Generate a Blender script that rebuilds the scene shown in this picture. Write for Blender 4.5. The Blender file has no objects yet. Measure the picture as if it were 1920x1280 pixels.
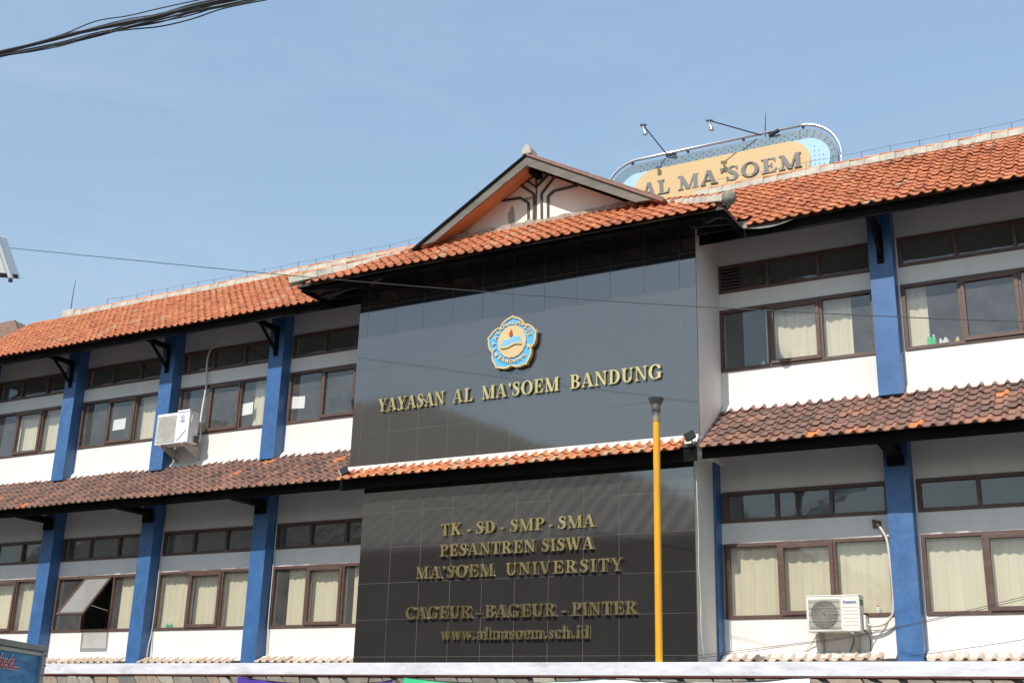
import bpy, bmesh, math, random
import numpy as np
from mathutils import Vector, Matrix
random.seed(7); rnd = random.random
def ru(a, b): return a + (b - a) * rnd()
S = bpy.context.scene
COL = S.collection
GZ = -2.75                                             # ground level
# ------------------------------------------------------------------ camera
CAM = Vector((12.0927, -16.7725, -1.1020))
yaw, pitch, roll = math.radians(28.901), math.radians(18.124), math.radians(1.5845)
f = Vector((-math.sin(yaw) * math.cos(pitch), math.cos(yaw) * math.cos(pitch), math.sin(pitch)))
r = Vector((math.cos(yaw), math.sin(yaw), 0)); u = r.cross(f)
r2 = math.cos(roll) * r + math.sin(roll) * u; u2 = -math.sin(roll) * r + math.cos(roll) * u
cd = bpy.data.cameras.new('camera'); cam = bpy.data.objects.new('camera', cd); COL.objects.link(cam)
cd.sensor_width = 36; cd.lens = 41.75; cd.clip_end = 2000; cd.clip_start = 0.05
M = Matrix((r2, u2, -f)).transposed().to_4x4(); M.translation = CAM; cam.matrix_world = M
S.camera = cam
# ------------------------------------------------------------------ sky, sun, exposure
SUN = Vector((-0.10, -1.0, 1.0))
el = math.atan2(SUN.z, math.hypot(SUN.x, SUN.y)); rot = math.atan2(SUN.x, SUN.y)
w = bpy.data.worlds.new('World'); S.world = w; w.use_nodes = True
nt = w.node_tree; bg = nt.nodes['Background']
sky = nt.nodes.new('ShaderNodeTexSky'); sky.sky_type = 'NISHITA'; sky.sun_disc = False
sky.sun_elevation = el; sky.sun_rotation = rot
sky.air_density = 2.0; sky.dust_density = 1.2; sky.ozone_density = 3.0; sky.altitude = 300
# a pale haze veil and very faint cirrus over the whole dome
veil = nt.nodes.new('ShaderNodeMix'); veil.data_type = 'RGBA'; veil.inputs[7].default_value = (2.12, 3.00, 4.25, 1)
tcw = nt.nodes.new('ShaderNodeTexCoord'); mpw = nt.nodes.new('ShaderNodeMapping'); mpw.inputs['Scale'].default_value = (1.2, 1.2, 5.0); mpw.inputs['Rotation'].default_value = (.25, .15, .4)
cn = nt.nodes.new('ShaderNodeTexNoise'); cn.inputs['Scale'].default_value = 2.3; cn.inputs['Detail'].default_value = 8; cn.inputs['Roughness'].default_value = .62; cn.inputs['Distortion'].default_value = .6
nt.links.new(tcw.outputs['Generated'], mpw.inputs[0]); nt.links.new(mpw.outputs[0], cn.inputs['Vector'])
cr = nt.nodes.new('ShaderNodeValToRGB'); cr.color_ramp.elements[0].position = .48; cr.color_ramp.elements[0].color = (0, 0, 0, 1); cr.color_ramp.elements[1].position = .78; cr.color_ramp.elements[1].color = (.15, .15, .15, 1)
nt.links.new(cn.outputs['Fac'], cr.inputs[0])
veil.inputs[0].default_value = .50; nt.links.new(sky.outputs[0], veil.inputs[6])
cl = nt.nodes.new('ShaderNodeMix'); cl.data_type = 'RGBA'; cl.inputs[7].default_value = (4.2, 4.6, 5.2, 1)
nt.links.new(cr.outputs[0], cl.inputs[0]); nt.links.new(veil.outputs[2], cl.inputs[6]); nt.links.new(cl.outputs[2], bg.inputs[0]); bg.inputs[1].default_value = 0.14
sd = bpy.data.lights.new('sun', 'SUN'); sd.energy = 3.7; sd.angle = math.radians(0.55); sd.color = (1.0, 0.945, 0.87)
so = bpy.data.objects.new('sun', sd); COL.objects.link(so); so.rotation_euler = SUN.to_track_quat('Z', 'Y').to_euler()
S.view_settings.view_transform = 'Standard'; S.view_settings.look = 'None'
S.view_settings.exposure = 0.32; S.view_settings.gamma = 1.0
S.render.engine = 'CYCLES'
# ------------------------------------------------------------------ helpers
W = {}
def wpos(o): return W[o] if o is not None else Vector((0, 0, 0))
def thing(name, label, cat, loc, group=None, kind=None):
    o = bpy.data.objects.new(name, None); COL.objects.link(o); o.empty_display_size = 0.2
    o.location = loc; W[o] = Vector(loc); tag(o, label, cat, group, kind); return o
def tag(o, label=None, cat=None, group=None, kind=None):
    if label: o['label'] = label
    if cat: o['category'] = cat
    if group: o['group'] = group
    if kind: o['kind'] = kind
    return o
class MB:
    def __init__(s): s.v = []; s.f = []; s.t = []; s.m = []
    def add(s, vs, fs, tint=0.5, mi=0):
        n = len(s.v); s.v += [tuple(v) for v in vs]; s.f += [tuple(i + n for i in q) for q in fs]
        s.t += [tint] * len(fs); s.m += [mi] * len(fs); return s
    def box(s, x0, x1, y0, y1, z0, z1, tint=0.5, mi=0):
        vs = [(x, y, z) for z in (z0, z1) for y in (y0, y1) for x in (x0, x1)]
        return s.add(vs, [(0, 2, 3, 1), (4, 5, 7, 6), (0, 1, 5, 4), (2, 6, 7, 3), (0, 4, 6, 2), (1, 3, 7, 5)], tint, mi)
    def bar(s, a, b, wx, wz, up=(0, 0, 1), tint=0.5, mi=0):
        a = Vector(a); b = Vector(b); d = (b - a).normalized(); up = Vector(up)
        sx = d.cross(up)
        if sx.length < 1e-4: sx = d.cross(Vector((1, 0, 0)))
        sx.normalize(); uz = sx.cross(d)
        vs = [p + sx * i * wx / 2 + uz * j * wz / 2 for p in (a, b) for i, j in ((-1, -1), (1, -1), (1, 1), (-1, 1))]
        return s.add(vs, [(0, 1, 2, 3), (7, 6, 5, 4), (0, 4, 5, 1), (1, 5, 6, 2), (2, 6, 7, 3), (3, 7, 4, 0)], tint, mi)
    def tube(s, pts, rad, n=8, caps=True, tint=0.5, mi=0):
        pts = [Vector(p) for p in pts]; rs = rad if isinstance(rad, (list, tuple)) else [rad] * len(pts)
        rings = []; up = None
        for i, p in enumerate(pts):
            d = (pts[min(i + 1, len(pts) - 1)] - pts[max(i - 1, 0)]).normalized()
            if up is None:
                up = Vector((0, 0, 1)) if abs(d.z) < .9 else Vector((1, 0, 0))
            a = d.cross(up).normalized(); b = a.cross(d).normalized(); up = b
            rings.append([p + (a * math.cos(2 * math.pi * k / n) + b * math.sin(2 * math.pi * k / n)) * rs[i] for k in range(n)])
        vs = [v for q in rings for v in q]; fs = []
        for i in range(len(pts) - 1):
            for k in range(n):
                k2 = (k + 1) % n; fs.append((i * n + k, i * n + k2, (i + 1) * n + k2, (i + 1) * n + k))
        if caps: fs.append(tuple(range(n))[::-1]); fs.append(tuple((len(pts) - 1) * n + k for k in range(n)))
        return s.add(vs, fs, tint, mi)
    def prism(s, poly, y0, y1, tint=0.5, mi=0):          # poly in (x,z), extruded along y
        n = len(poly); vs = [(x, y0, z) for x, z in poly] + [(x, y1, z) for x, z in poly]
        fs = [tuple(range(n)), tuple(range(2 * n - 1, n - 1, -1))] + [(i, i + n, (i + 1) % n + n, (i + 1) % n) for i in range(n)]
        return s.add(vs, fs, tint, mi)
    def prismx(s, poly, x0, x1, tint=0.5, mi=0):         # poly in (y,z), extruded along x
        n = len(poly); vs = [(x0, y, z) for y, z in poly] + [(x1, y, z) for y, z in poly]
        fs = [tuple(range(n))[::-1], tuple(range(n, 2 * n))] + [(i, (i + 1) % n, (i + 1) % n + n, i + n) for i in range(n)]
        return s.add(vs, fs, tint, mi)
def mesh_of(mb, name, mats, origin=Vector((0, 0, 0)), smooth=False, fix=True):
    me = bpy.data.meshes.new(name)
    me.from_pydata([tuple(Vector(v) - origin) for v in mb.v], [], mb.f)
    if fix:
        bm = bmesh.new(); bm.from_mesh(me); bmesh.ops.recalc_face_normals(bm, faces=bm.faces); bm.to_mesh(me); bm.free()
    for m in (mats if isinstance(mats, (list, tuple)) else [mats]): me.materials.append(m)
    at = me.attributes.new('tint', 'FLOAT', 'FACE'); at.data.foreach_set('value', mb.t)
    if any(mb.m): me.polygons.foreach_set('material_index', mb.m)
    if smooth: me.shade_smooth() if hasattr(me, 'shade_smooth') else None
    me.update(); return me
def obj(name, mb, mats, parent=None, smooth=False, bevel=0, fix=True):
    vs = mb.v; lo = Vector([min(v[i] for v in vs) for i in range(3)]); hi = Vector([max(v[i] for v in vs) for i in range(3)])
    c = (lo + hi) / 2; c.z = lo.z
    o = bpy.data.objects.new(name, mesh_of(mb, name, mats, c, smooth, fix)); COL.objects.link(o); W[o] = c
    if parent: o.parent = parent
    o.location = c - wpos(parent)
    if bevel:
        b = o.modifiers.new('bevel', 'BEVEL'); b.width = bevel; b.segments = 2; b.limit_method = 'ANGLE'
    return o
def place(name, me, loc, parent, R=None):
    o = bpy.data.objects.new(name, me); COL.objects.link(o); o.parent = parent; W[o] = Vector(loc)
    o.location = Vector(loc) - wpos(parent)
    if R is not None: o.rotation_euler = R.to_euler()
    return o
# ------------------------------------------------------------------ materials
MAT = {}
def nodes(name):
    m = bpy.data.materials.new(name); m.use_nodes = True; t = m.node_tree; p = t.nodes['Principled BSDF']; MAT[name] = m; return m, t, p
def N(t, k, **kw):
    n = t.nodes.new(k)
    for a, b in kw.items(): setattr(n, a, b)
    return n
def ramp(t, src, stops):
    r_ = N(t, 'ShaderNodeValToRGB'); e = r_.color_ramp.elements
    while len(e) < len(stops): e.new(0.5)
    for i, (p_, c) in enumerate(stops): e[i].position = p_; e[i].color = (*c, 1) if len(c) == 3 else c
    t.links.new(src, r_.inputs[0]); return r_.outputs[0]
def noise(t, scale, detail=5, rough=.6, vec=None, stretch=None):
    n = N(t, 'ShaderNodeTexNoise'); n.inputs['Scale'].default_value = scale; n.inputs['Detail'].default_value = detail; n.inputs['Roughness'].default_value = rough
    if vec is None:
        g = N(t, 'ShaderNodeNewGeometry'); vec = g.outputs['Position']
    if stretch:
        mp = N(t, 'ShaderNodeMapping'); mp.inputs['Scale'].default_value = stretch; t.links.new(vec, mp.inputs[0]); vec = mp.outputs[0]
    t.links.new(vec, n.inputs['Vector']); return n.outputs['Fac']
def mix(t, fac, a, b, mode='MIX'):
    n = N(t, 'ShaderNodeMix', data_type='RGBA', blend_type=mode); n.clamp_result = True
    if isinstance(fac, (int, float)): n.inputs[0].default_value = fac
    else: t.links.new(fac, n.inputs[0])
    for i, c in ((6, a), (7, b)):
        if isinstance(c, tuple): n.inputs[i].default_value = (*c, 1)
        else: t.links.new(c, n.inputs[i])
    return n.outputs[2]
def bump(t, p, h, strength=.3, dist=.01):
    b = N(t, 'ShaderNodeBump'); b.inputs['Strength'].default_value = strength; b.inputs['Distance'].default_value = dist
    t.links.new(h, b.inputs['Height']); t.links.new(b.outputs[0], p.inputs['Normal'])
def simple(name, col, rough=.6, metal=0, var=.12, scale=6, bmp=0, dirt=None, dirt_amt=.3, stretch=None, ior=None):
    m, t, p = nodes(name)
    n1 = noise(t, scale, 6, .65, stretch=stretch)
    c = ramp(t, n1, [(.3, tuple(x * (1 - var) for x in col)), (.7, tuple(min(1, x * (1 + var)) for x in col))])
    if dirt:
        n2 = noise(t, scale * .37, 8, .75, stretch=stretch); fac = ramp(t, n2, [(.5, (0, 0, 0)), (.72, (dirt_amt,) * 3)])
        c = mix(t, fac, c, dirt)
    t.links.new(c, p.inputs['Base Color']); p.inputs['Roughness'].default_value = rough; p.inputs['Metallic'].default_value = metal
    if ior: p.inputs['IOR'].default_value = ior
    if bmp: bump(t, p, noise(t, scale * 6, 6, .7), bmp, .006)
    return m
white = simple('white_paint', (.77, .74, .70), .62, var=.04, scale=1.7, bmp=.12, dirt=(.55, .51, .44), dirt_amt=.32, stretch=(2.2, 2.2, .45))
blue = simple('blue_paint', (.040, .122, .295), .40, var=.18, scale=4, bmp=.12, dirt=(.13, .24, .42), dirt_amt=.5)
bluedark = blue
frame_m = simple('brown_frame_paint', (.095, .052, .040), .5, var=.2, scale=9, bmp=.15, dirt=(.30, .22, .18), dirt_amt=.25, stretch=(1, 1, 4))
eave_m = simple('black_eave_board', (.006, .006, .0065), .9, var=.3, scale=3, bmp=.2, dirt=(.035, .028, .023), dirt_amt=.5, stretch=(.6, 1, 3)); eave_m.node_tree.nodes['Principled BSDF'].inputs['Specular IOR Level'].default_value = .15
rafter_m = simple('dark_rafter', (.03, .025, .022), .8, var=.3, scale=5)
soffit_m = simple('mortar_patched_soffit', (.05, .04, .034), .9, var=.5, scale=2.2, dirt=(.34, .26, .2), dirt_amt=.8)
mortar = simple('weathered_mortar', (.50, .47, .39), .9, var=.25, scale=5, bmp=.5, dirt=(.20, .18, .15), dirt_amt=.6, stretch=(1, 1, .7))
mortar_white = simple('whitewashed_mortar', (.74, .70, .63), .85, var=.12, scale=7, bmp=.5, dirt=(.42, .34, .27), dirt_amt=.6)
grout = simple('granite_grout', (.17, .16, .15), .8, var=.2, scale=8)
barge_m = simple('weathered_grey_timber', (.165, .145, .12), .8, var=.28, scale=5, bmp=.4, dirt=(.10, .085, .07), dirt_amt=.7, stretch=(.5, 1, 2.5))
tan_m = simple('terracotta_soffit', (.62, .27, .13), .8, var=.12, scale=3)
trim_m = simple('dark_brown_trim', (.06, .042, .035), .6, var=.25, scale=9)
cream_m = simple('cream_gable_plaster', (.84, .77, .68), .75, var=.05, scale=3, bmp=.1, dirt=(.60, .50, .42), dirt_amt=.4)
peel_m = simple('peeled_plaster', (.36, .30, .24), .95, var=.4, scale=14, bmp=.6)
ledge_m = simple('whitewashed_concrete', (.66, .67, .70), .75, var=.10, scale=9, bmp=.3, dirt=(.30, .28, .26), dirt_amt=.75, stretch=(.35, 1, 1.3))
redoxide = simple('red_oxide_edge', (.20, .06, .04), .8, var=.3, scale=6)
yellow = simple('yellow_enamel', (.76, .37, .014), .32, var=.06, scale=4, dirt=(.40, .17, .03), dirt_amt=.5, stretch=(3, 3, .6))
chrome = simple('dull_steel', (.45, .44, .42), .3, metal=.9, var=.2, scale=12)
silver = simple('silver_rail', (.8, .8, .82), .22, metal=.85, var=.05)
black_m = simple('black_plastic', (.02, .02, .022), .45, var=.1)
wire_m = simple('dark_cable', (.03, .028, .026), .5, var=.2)
wire_grey = simple('thin_grey_wire', (.09, .085, .08), .5, var=.2)
cable_w = simple('pale_cable', (.62, .58, .5), .6, var=.15, dirt=(.4, .34, .28), dirt_amt=.5)
ac_m = simple('cream_enamel_steel', (.76, .73, .66), .4, var=.04, scale=4, dirt=(.55, .46, .36), dirt_amt=.35)
ac_w = simple('white_enamel_steel', (.80, .80, .79), .4, var=.03, scale=4, dirt=(.55, .52, .46), dirt_amt=.25)
grille_m = simple('grey_beige_grille', (.42, .39, .34), .5, var=.1, dirt=(.28, .25, .2), dirt_amt=.5)
dark_in = simple('dark_fan_well', (.04, .04, .04), .7)
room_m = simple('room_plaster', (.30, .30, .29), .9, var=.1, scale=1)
paper_m = simple('white_paper', (.93, .93, .93), .8, var=.03, scale=12)
curtain_m = simple('cream_curtain', (.72, .65, .49), .9, var=.06, scale=3, stretch=(4, 4, .3))
for c_ in (curtain_m,):
    p = c_.node_tree.nodes['Principled BSDF']; p.inputs['Emission Strength'].default_value = 0
green_p = simple('green_plastic', (.04, .60, .25), .35); white_p = simple('white_plastic', (.8, .8, .8), .35)
yellow_p = simple('yellow_plastic', (.85, .5, .03), .35); red_p = simple('red_print', (.6, .05, .05), .5)
blue_ink = simple('blue_print', (.05, .10, .45), .5); purple_ink = simple('purple_print', (.33, .22, .42), .5)
asphalt = simple('asphalt', (.055, .053, .05), .9, var=.3, scale=3, bmp=.4)
stonewall_m = simple('stone_mortar', (.10, .095, .088), .95, var=.2, scale=6, bmp=.4)
sign_y = simple('sign_yellow', (.58, .40, .185), .5, var=.03, scale=2, dirt=(.45, .31, .16), dirt_amt=.25)
sign_b = simple('sign_light_blue', (.33, .53, .70), .5, var=.03)
sign_g = simple('sign_blue_grey', (.13, .21, .27), .35, var=.15, scale=3, dirt=(.22, .28, .30), dirt_amt=.5)
sign_t = simple('sign_grey_letters', (.15, .145, .14), .5, var=.05)
emb_b = simple('emblem_blue', (.08, .42, .80), .45, var=.05); emb_red = simple('emblem_red', (.42, .04, .03), .45)
emb_lb = simple('emblem_pale_blue', (.28, .55, .78), .5, var=.05)
emb_g = simple('emblem_gold_paint', (.66, .49, .25), .4, metal=.15, var=.06)
purple_c = simple('purple_banner_cloth', (.07, .03, .30), .6, var=.1, scale=3)
truck_m = simple('truck_grey_rail', (.33, .32, .30), .55, metal=.3, var=.1, dirt=(.2, .17, .14), dirt_amt=.5)
nroof = simple('old_brown_roof', (.16, .10, .075), .85, var=.3, scale=4)
opp_roof = simple('grey_brown_sheet_roof', (.30, .27, .235), .8, var=.15, scale=1.5)
opp_wall = simple('painted_shade_wall', (.07, .06, .055), .9, var=.1, scale=1)  # near-black tone with the shade of the street side put into the colour
# brass letters
m, t, p = nodes('polished_brass'); brass = m
p.inputs['Metallic'].default_value = 1; p.inputs['Roughness'].default_value = .27
t.links.new(ramp(t, noise(t, 3.5, 4), [(.3, (.80, .60, .25)), (.7, (.93, .75, .38))]), p.inputs['Base Color'])
# granite
m, t, p = nodes('polished_black_granite'); granite = m
sp = noise(t, 260, 3, .8); blo = noise(t, 1.3, 3)
a_ = N(t, 'ShaderNodeAttribute', attribute_name='tint')
c = ramp(t, sp, [(.35, (.018, .0165, .016)), (.65, (.040, .037, .036))])
c = mix(t, ramp(t, blo, [(.35, (0, 0, 0)), (.7, (.35,) * 3)]), c, (.045, .041, .039))
t.links.new(c, p.inputs['Base Color']); p.inputs['Roughness'].default_value = .055; p.inputs['IOR'].default_value = 2.4
bump(t, p, noise(t, .55, 2), .05, .05)
# roof tiles: colour from the per-tile tint plus weathering
def tile_mat(name, stops, lichen, la):
    m, t, p = nodes(name); a = N(t, 'ShaderNodeAttribute', attribute_name='tint')
    c = ramp(t, a.outputs['Fac'], stops)
    c = mix(t, .35, c, ramp(t, noise(t, 14, 6, .7), [(.3, (.25, .25, .25)), (.7, (.9, .9, .9))]), 'OVERLAY')
    c = mix(t, ramp(t, noise(t, 3.2, 8, .75), [(.5, (0, 0, 0)), (.75, (la,) * 3)]), c, lichen)
    t.links.new(c, p.inputs['Base Color']); p.inputs['Roughness'].default_value = .78
    bump(t, p, noise(t, 60, 4), .25, .004); return m
tile_or = tile_mat('orange_clay_tile', [(0, (.30, .10, .05)), (.35, (.43, .145, .062)), (.7, (.53, .19, .082)), (.93, (.63, .27, .12)), (1, (.46, .28, .17))], (.48, .28, .17), .22)
tile_br = tile_mat('weathered_brown_tile', [(0, (.115, .075, .062)), (.35, (.185, .105, .082)), (.65, (.27, .14, .10)), (.9, (.36, .17, .11)), (1, (.60, .20, .07))], (.20, .16, .14), .7)
# window glass: see-through, reflecting, slightly dusty
m = bpy.data.materials.new('window_glass'); m.use_nodes = True; t = m.node_tree; glass = m
for n in list(t.nodes):
    if n.type != 'OUTPUT_MATERIAL': t.nodes.remove(n)
out = [n for n in t.nodes][0]
tr = N(t, 'ShaderNodeBsdfTransparent'); tr.inputs[0].default_value = (.92, .93, .90, 1)
gl = N(t, 'ShaderNodeBsdfGlossy'); gl.inputs['Roughness'].default_value = .03; gl.inputs[0].default_value = (.9, .95, 1, 1)
df = N(t, 'ShaderNodeBsdfDiffuse'); df.inputs[0].default_value = (.50, .50, .48, 1)
lw = N(t, 'ShaderNodeLayerWeight'); lw.inputs[0].default_value = .5
pw = N(t, 'ShaderNodeMath', operation='POWER'); pw.inputs[1].default_value = 4.5; t.links.new(lw.outputs['Facing'], pw.inputs[0])
fr = N(t, 'ShaderNodeMapRange'); fr.inputs['To Min'].default_value = .085; fr.inputs['To Max'].default_value = .95; t.links.new(pw.outputs[0], fr.inputs[0])
bp_ = N(t, 'ShaderNodeBump'); bp_.inputs['Strength'].default_value = .10; bp_.inputs['Distance'].default_value = .02
t.links.new(noise(t, 2.2, 2), bp_.inputs['Height']); t.links.new(bp_.outputs[0], gl.inputs['Normal'])
m1 = N(t, 'ShaderNodeMixShader'); m1.inputs[0].default_value = .13
dn = ramp(t, noise(t, 3, 6, .7), [(.35, (.09,) * 3), (.75, (.19,) * 3)]); t.links.new(dn, m1.inputs[0])
t.links.new(tr.outputs[0], m1.inputs[1]); t.links.new(df.outputs[0], m1.inputs[2])
m2 = N(t, 'ShaderNodeMixShader'); t.links.new(fr.outputs[0], m2.inputs[0]); t.links.new(m1.outputs[0], m2.inputs[1]); t.links.new(gl.outputs[0], m2.inputs[2])
t.links.new(m2.outputs[0], out.inputs[0])
# flagstones
m, t, p = nodes('flagstone'); stone_m = m
a = N(t, 'ShaderNodeAttribute', attribute_name='tint')
c = ramp(t, a.outputs['Fac'], [(0, (.16, .15, .135)), (.35, (.24, .215, .18)), (.6, (.30, .235, .17)), (.8, (.22, .22, .20)), (1, (.35, .31, .25))])
c = mix(t, .5, c, ramp(t, noise(t, 9, 7, .7), [(.3, (.25,) * 3), (.7, (.85,) * 3)]), 'OVERLAY')
t.links.new(c, p.inputs['Base Color']); p.inputs['Roughness'].default_value = .85; bump(t, p, noise(t, 22, 6, .7), .5, .01)
# green to white banner
m, t, p = nodes('green_white_banner_cloth'); banner_m = m
g_ = N(t, 'ShaderNodeNewGeometry'); sx = N(t, 'ShaderNodeSeparateXYZ'); t.links.new(g_.outputs['Position'], sx.inputs[0])
mr = N(t, 'ShaderNodeMapRange'); mr.inputs['From Min'].default_value = 2.3; mr.inputs['From Max'].default_value = 8.2; t.links.new(sx.outputs[0], mr.inputs[0])
t.links.new(ramp(t, mr.outputs[0], [(0, (.02, .45, .18)), (.1, (.05, .55, .25)), (.3, (.42, .72, .45)), (.5, (.62, .74, .72)), (.62, (.85, .85, .85)), (1, (.78, .80, .84))]), p.inputs['Base Color'])
p.inputs['Roughness'].default_value = .5
# truck side print
m, t, p = nodes('blue_truck_print'); truck_b = m
c = ramp(t, noise(t, 3.0, 5, .6, stretch=(1, 1, 4)), [(.3, (.02, .12, .34)), (.5, (.03, .25, .50)), (.7, (.08, .42, .62))])
t.links.new(c, p.inputs['Base Color']); p.inputs['Roughness'].default_value = .4
# ------------------------------------------------------------------ ground and street
g = MB(); g.add([(-400, -400, GZ), (400, -400, GZ), (400, 400, GZ), (-400, 400, GZ)], [(0, 1, 2, 3)])
tag(obj('ground', g, asphalt), kind='structure')
g = MB(); g.box(-30, 30, -4.9, -2.3, GZ, GZ + .14)
tag(obj('pavement', g, simple('paving_concrete', (.28, .27, .25), .9, var=.15, scale=4, bmp=.3)), kind='structure')
# ------------------------------------------------------------------ the building
B = thing('school_building', 'two-storey white school building with orange tiled roofs, blue columns and black granite entrance panels', 'building', (0, 3, GZ))
WY = 1.13; CY = .86; XL, XR_ = -12.1, 14.6
COLS = [-11.98, -9.04, -6.15, -3.22, 5.70, 8.65, 11.60]; CW = .36
LOW = (.60, 1.745, 2.07, 2.56); UP = (4.53, 5.60, 5.89, 6.38)
def wallpart(x0, x1, z0, z1, y0=WY, y1=WY + .15, nm='wall', mat=None):
    b = MB(); b.box(x0, x1, y0, y1, z0, z1); return obj(nm, b, mat or white, B)
for (a, b) in ((XL, -.03), (6.04, XR_)):
    for z0, z1 in ((-.20, LOW[0]), (LOW[1], LOW[2]), (LOW[3], 3.90), (3.9, UP[0]), (UP[1], UP[2]), (UP[3], 7.2)):
        wallpart(a, b, z0, z1)
    for z0, z1 in ((LOW[0], LOW[1]), (LOW[2], LOW[3]), (UP[0], UP[1]), (UP[2], UP[3])):
        for c in COLS:
            if a - .3 <= c < b: wallpart(max(a, c - .0), min(b, c + CW + .03), z0, z1)
# columns, each with a bracket to the eave above it
for c in COLS:
    for z0, z1 in ((-.22, 3.72), (3.80, 6.95)):
        b = MB(); b.box(c, c + CW, CY, WY + .01, z0, z1); obj('column', b, blue, B, bevel=.006)
    if c != 5.70 or True:
        b = MB(); xm = c + CW / 2
        if c != 5.70:
            b.box(xm - .04, xm + .04, .13, CY + .02, 6.41, 6.50); b.bar((xm, CY + .01, 5.98), (xm, .30, 6.44), .05, .045); b.box(xm - .05, xm + .05, CY - .025, CY + .01, 5.90, 6.42)
            obj('eave_bracket', b, eave_m, B)
            b = MB(); b.box(xm - .09, xm + .09, .05, CY + .02, 2.86, 2.98); b.box(xm - .12, xm + .12, CY - .07, CY + .01, 2.72, 2.86)
            obj('eave_bracket', b, eave_m, B)
# rooms behind the windows
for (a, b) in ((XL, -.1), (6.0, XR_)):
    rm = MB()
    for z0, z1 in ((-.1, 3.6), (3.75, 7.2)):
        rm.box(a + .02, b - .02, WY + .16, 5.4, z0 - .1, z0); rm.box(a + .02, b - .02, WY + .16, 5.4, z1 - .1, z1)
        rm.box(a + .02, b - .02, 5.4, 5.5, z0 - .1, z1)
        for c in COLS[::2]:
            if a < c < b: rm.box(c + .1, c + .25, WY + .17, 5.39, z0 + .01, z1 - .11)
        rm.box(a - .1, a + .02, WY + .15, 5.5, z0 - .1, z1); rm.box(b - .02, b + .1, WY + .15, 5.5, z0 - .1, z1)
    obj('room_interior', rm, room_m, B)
# end walls and back of the block
b = MB(); b.box(XL - .12, XL - .0, WY - .0, 5.5, -.14, 7.2); b.prismx([(WY + .0, 7.2), (5.6, 7.2), (2.6, 8.25), (2.2, 8.25)], XL - .11, XL - .01); obj('wall', b, white, B)
b = MB(); b.box(-.02, 6.025, .03, WY + .3, -.14, 3.0); obj('wall', b, white, B)
b = MB(); b.box(-.38, 6.13, .03, WY + .3, 3.0, 6.9); obj('wall', b, white, B)
# ---- windows
def pane(mb_x0, x1, z0, z1, y, parent):
    q = MB(); tx = ru(-.0035, .0035); tz = ru(-.004, .004); dx = (x1 - mb_x0); dz = (z1 - z0)
    ys = [y - tx * dx - tz * dz, y + tx * dx - tz * dz, y + tx * dx + tz * dz, y - tx * dx + tz * dz]
    P = [(mb_x0, ys[0], z0), (x1, ys[1], z0), (x1, ys[2], z1), (mb_x0, ys[3], z1)]
    q.add(P, [(0, 1, 2, 3)]); return obj('pane', q, glass, parent, fix=False)
def window(x0, x1, z0, z1, lights=3, sash=(1,), fw=.055, open_=None, louvre=False):
    """timber frame with mullions; sash = lights that carry their own proud sash frame"""
    q = MB(); y0, y1 = WY - .02, WY + .075
    q.box(x0, x1, y0, y1, z1 - fw, z1); q.box(x0, x1, y0, y1, z0, z0 + fw)
    wl = (x1 - x0) / lights; e = fw
    q.box(x0, x0 + e, y0, y1, z0 + fw, z1 - fw); q.box(x1 - e, x1, y0, y1, z0 + fw, z1 - fw)
    for i in range(1, lights): q.box(x0 + i * wl - e / 2, x0 + i * wl + e / 2, y0, y1, z0 + fw, z1 - fw)
    wd = obj('window', q, frame_m, B, bevel=.004)
    for i in range(lights):
        a = x0 + i * wl + (e if i == 0 else e / 2); b = x0 + (i + 1) * wl - (e if i == lights - 1 else e / 2)
        c, d = z0 + fw, z1 - fw
        if i in sash and open_ != i:
            s = MB(); k = .062; o_ = .012; ys = WY - .045
            s.box(a - o_, b + o_, ys, y1 - .03, d - k + o_, d + o_); s.box(a - o_, b + o_, ys, y1 - .03, c - o_, c + k - o_)
            s.box(a - o_, a + k - o_, ys, y1 - .03, c + k - o_, d - k + o_); s.box(b - k + o_, b + o_, ys, y1 - .03, c + k - o_, d - k + o_)
            so_ = obj('sash', s, frame_m, wd, bevel=.004); pane(a + k - o_, b - k + o_, c + k - o_, d - k + o_, WY - .0, wd)
        elif open_ == i:
            # top-hung sash swung outwards
            th = math.radians(38); H = d - c; k = .05
            def T(x, s_, n_): return (x, WY - .03 - math.sin(th) * s_ - math.cos(th) * n_, d - math.cos(th) * s_ + math.sin(th) * n_)
            s = MB()
            def rb(xa, xb, s0, s1):
                vs = [T(x, ss, nn) for nn in (0, .035) for ss in (s0, s1) for x in (xa, xb)]
                s.add(vs, [(0, 2, 3, 1), (4, 5, 7, 6), (0, 1, 5, 4), (2, 6, 7, 3), (0, 4, 6, 2), (1, 3, 7, 5)])
            rb(a, b, 0, k); rb(a, b, H - k, H); rb(a, a + k, k, H - k); rb(b - k, b, k, H - k)
            obj('sash', s, frame_m, wd, bevel=.003)
            s = MB(); s.add([T(a + k, H - k, .02), T(b - k, H - k, .02), T(b - k, k, .02), T(a + k, k, .02)], [(0, 1, 2, 3)]); obj('pane', s, glass_open, wd, fix=False)
            s = MB(); s.bar((b - .01, WY, c + .35), T(b - .01, H * .75, 0), .012, .012); obj('stay', s, chrome, wd)
        elif louvre and i == 0:
            m_ = a + (b - a) * .42
            s = MB()
            for k in range(6): zz = c + .03 + k * (d - c - .03) / 6; s.box(a, m_, WY - .0, WY + .05, zz, zz + .03)
            s.box(m_, m_ + .02, WY - .01, WY + .06, c, d); obj('louvre', s, trim_m, wd); pane(m_ + .02, b, c, d, WY + .03, wd)
        else: pane(a, b, c, d, WY + .03, wd)
    return wd
m = glass.copy(); m.name = 'dusty_glass_painted_sun'; glass_open = m  # open-sash copy of the dusty glass; raised diffuse paints in its sunlit look
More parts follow.
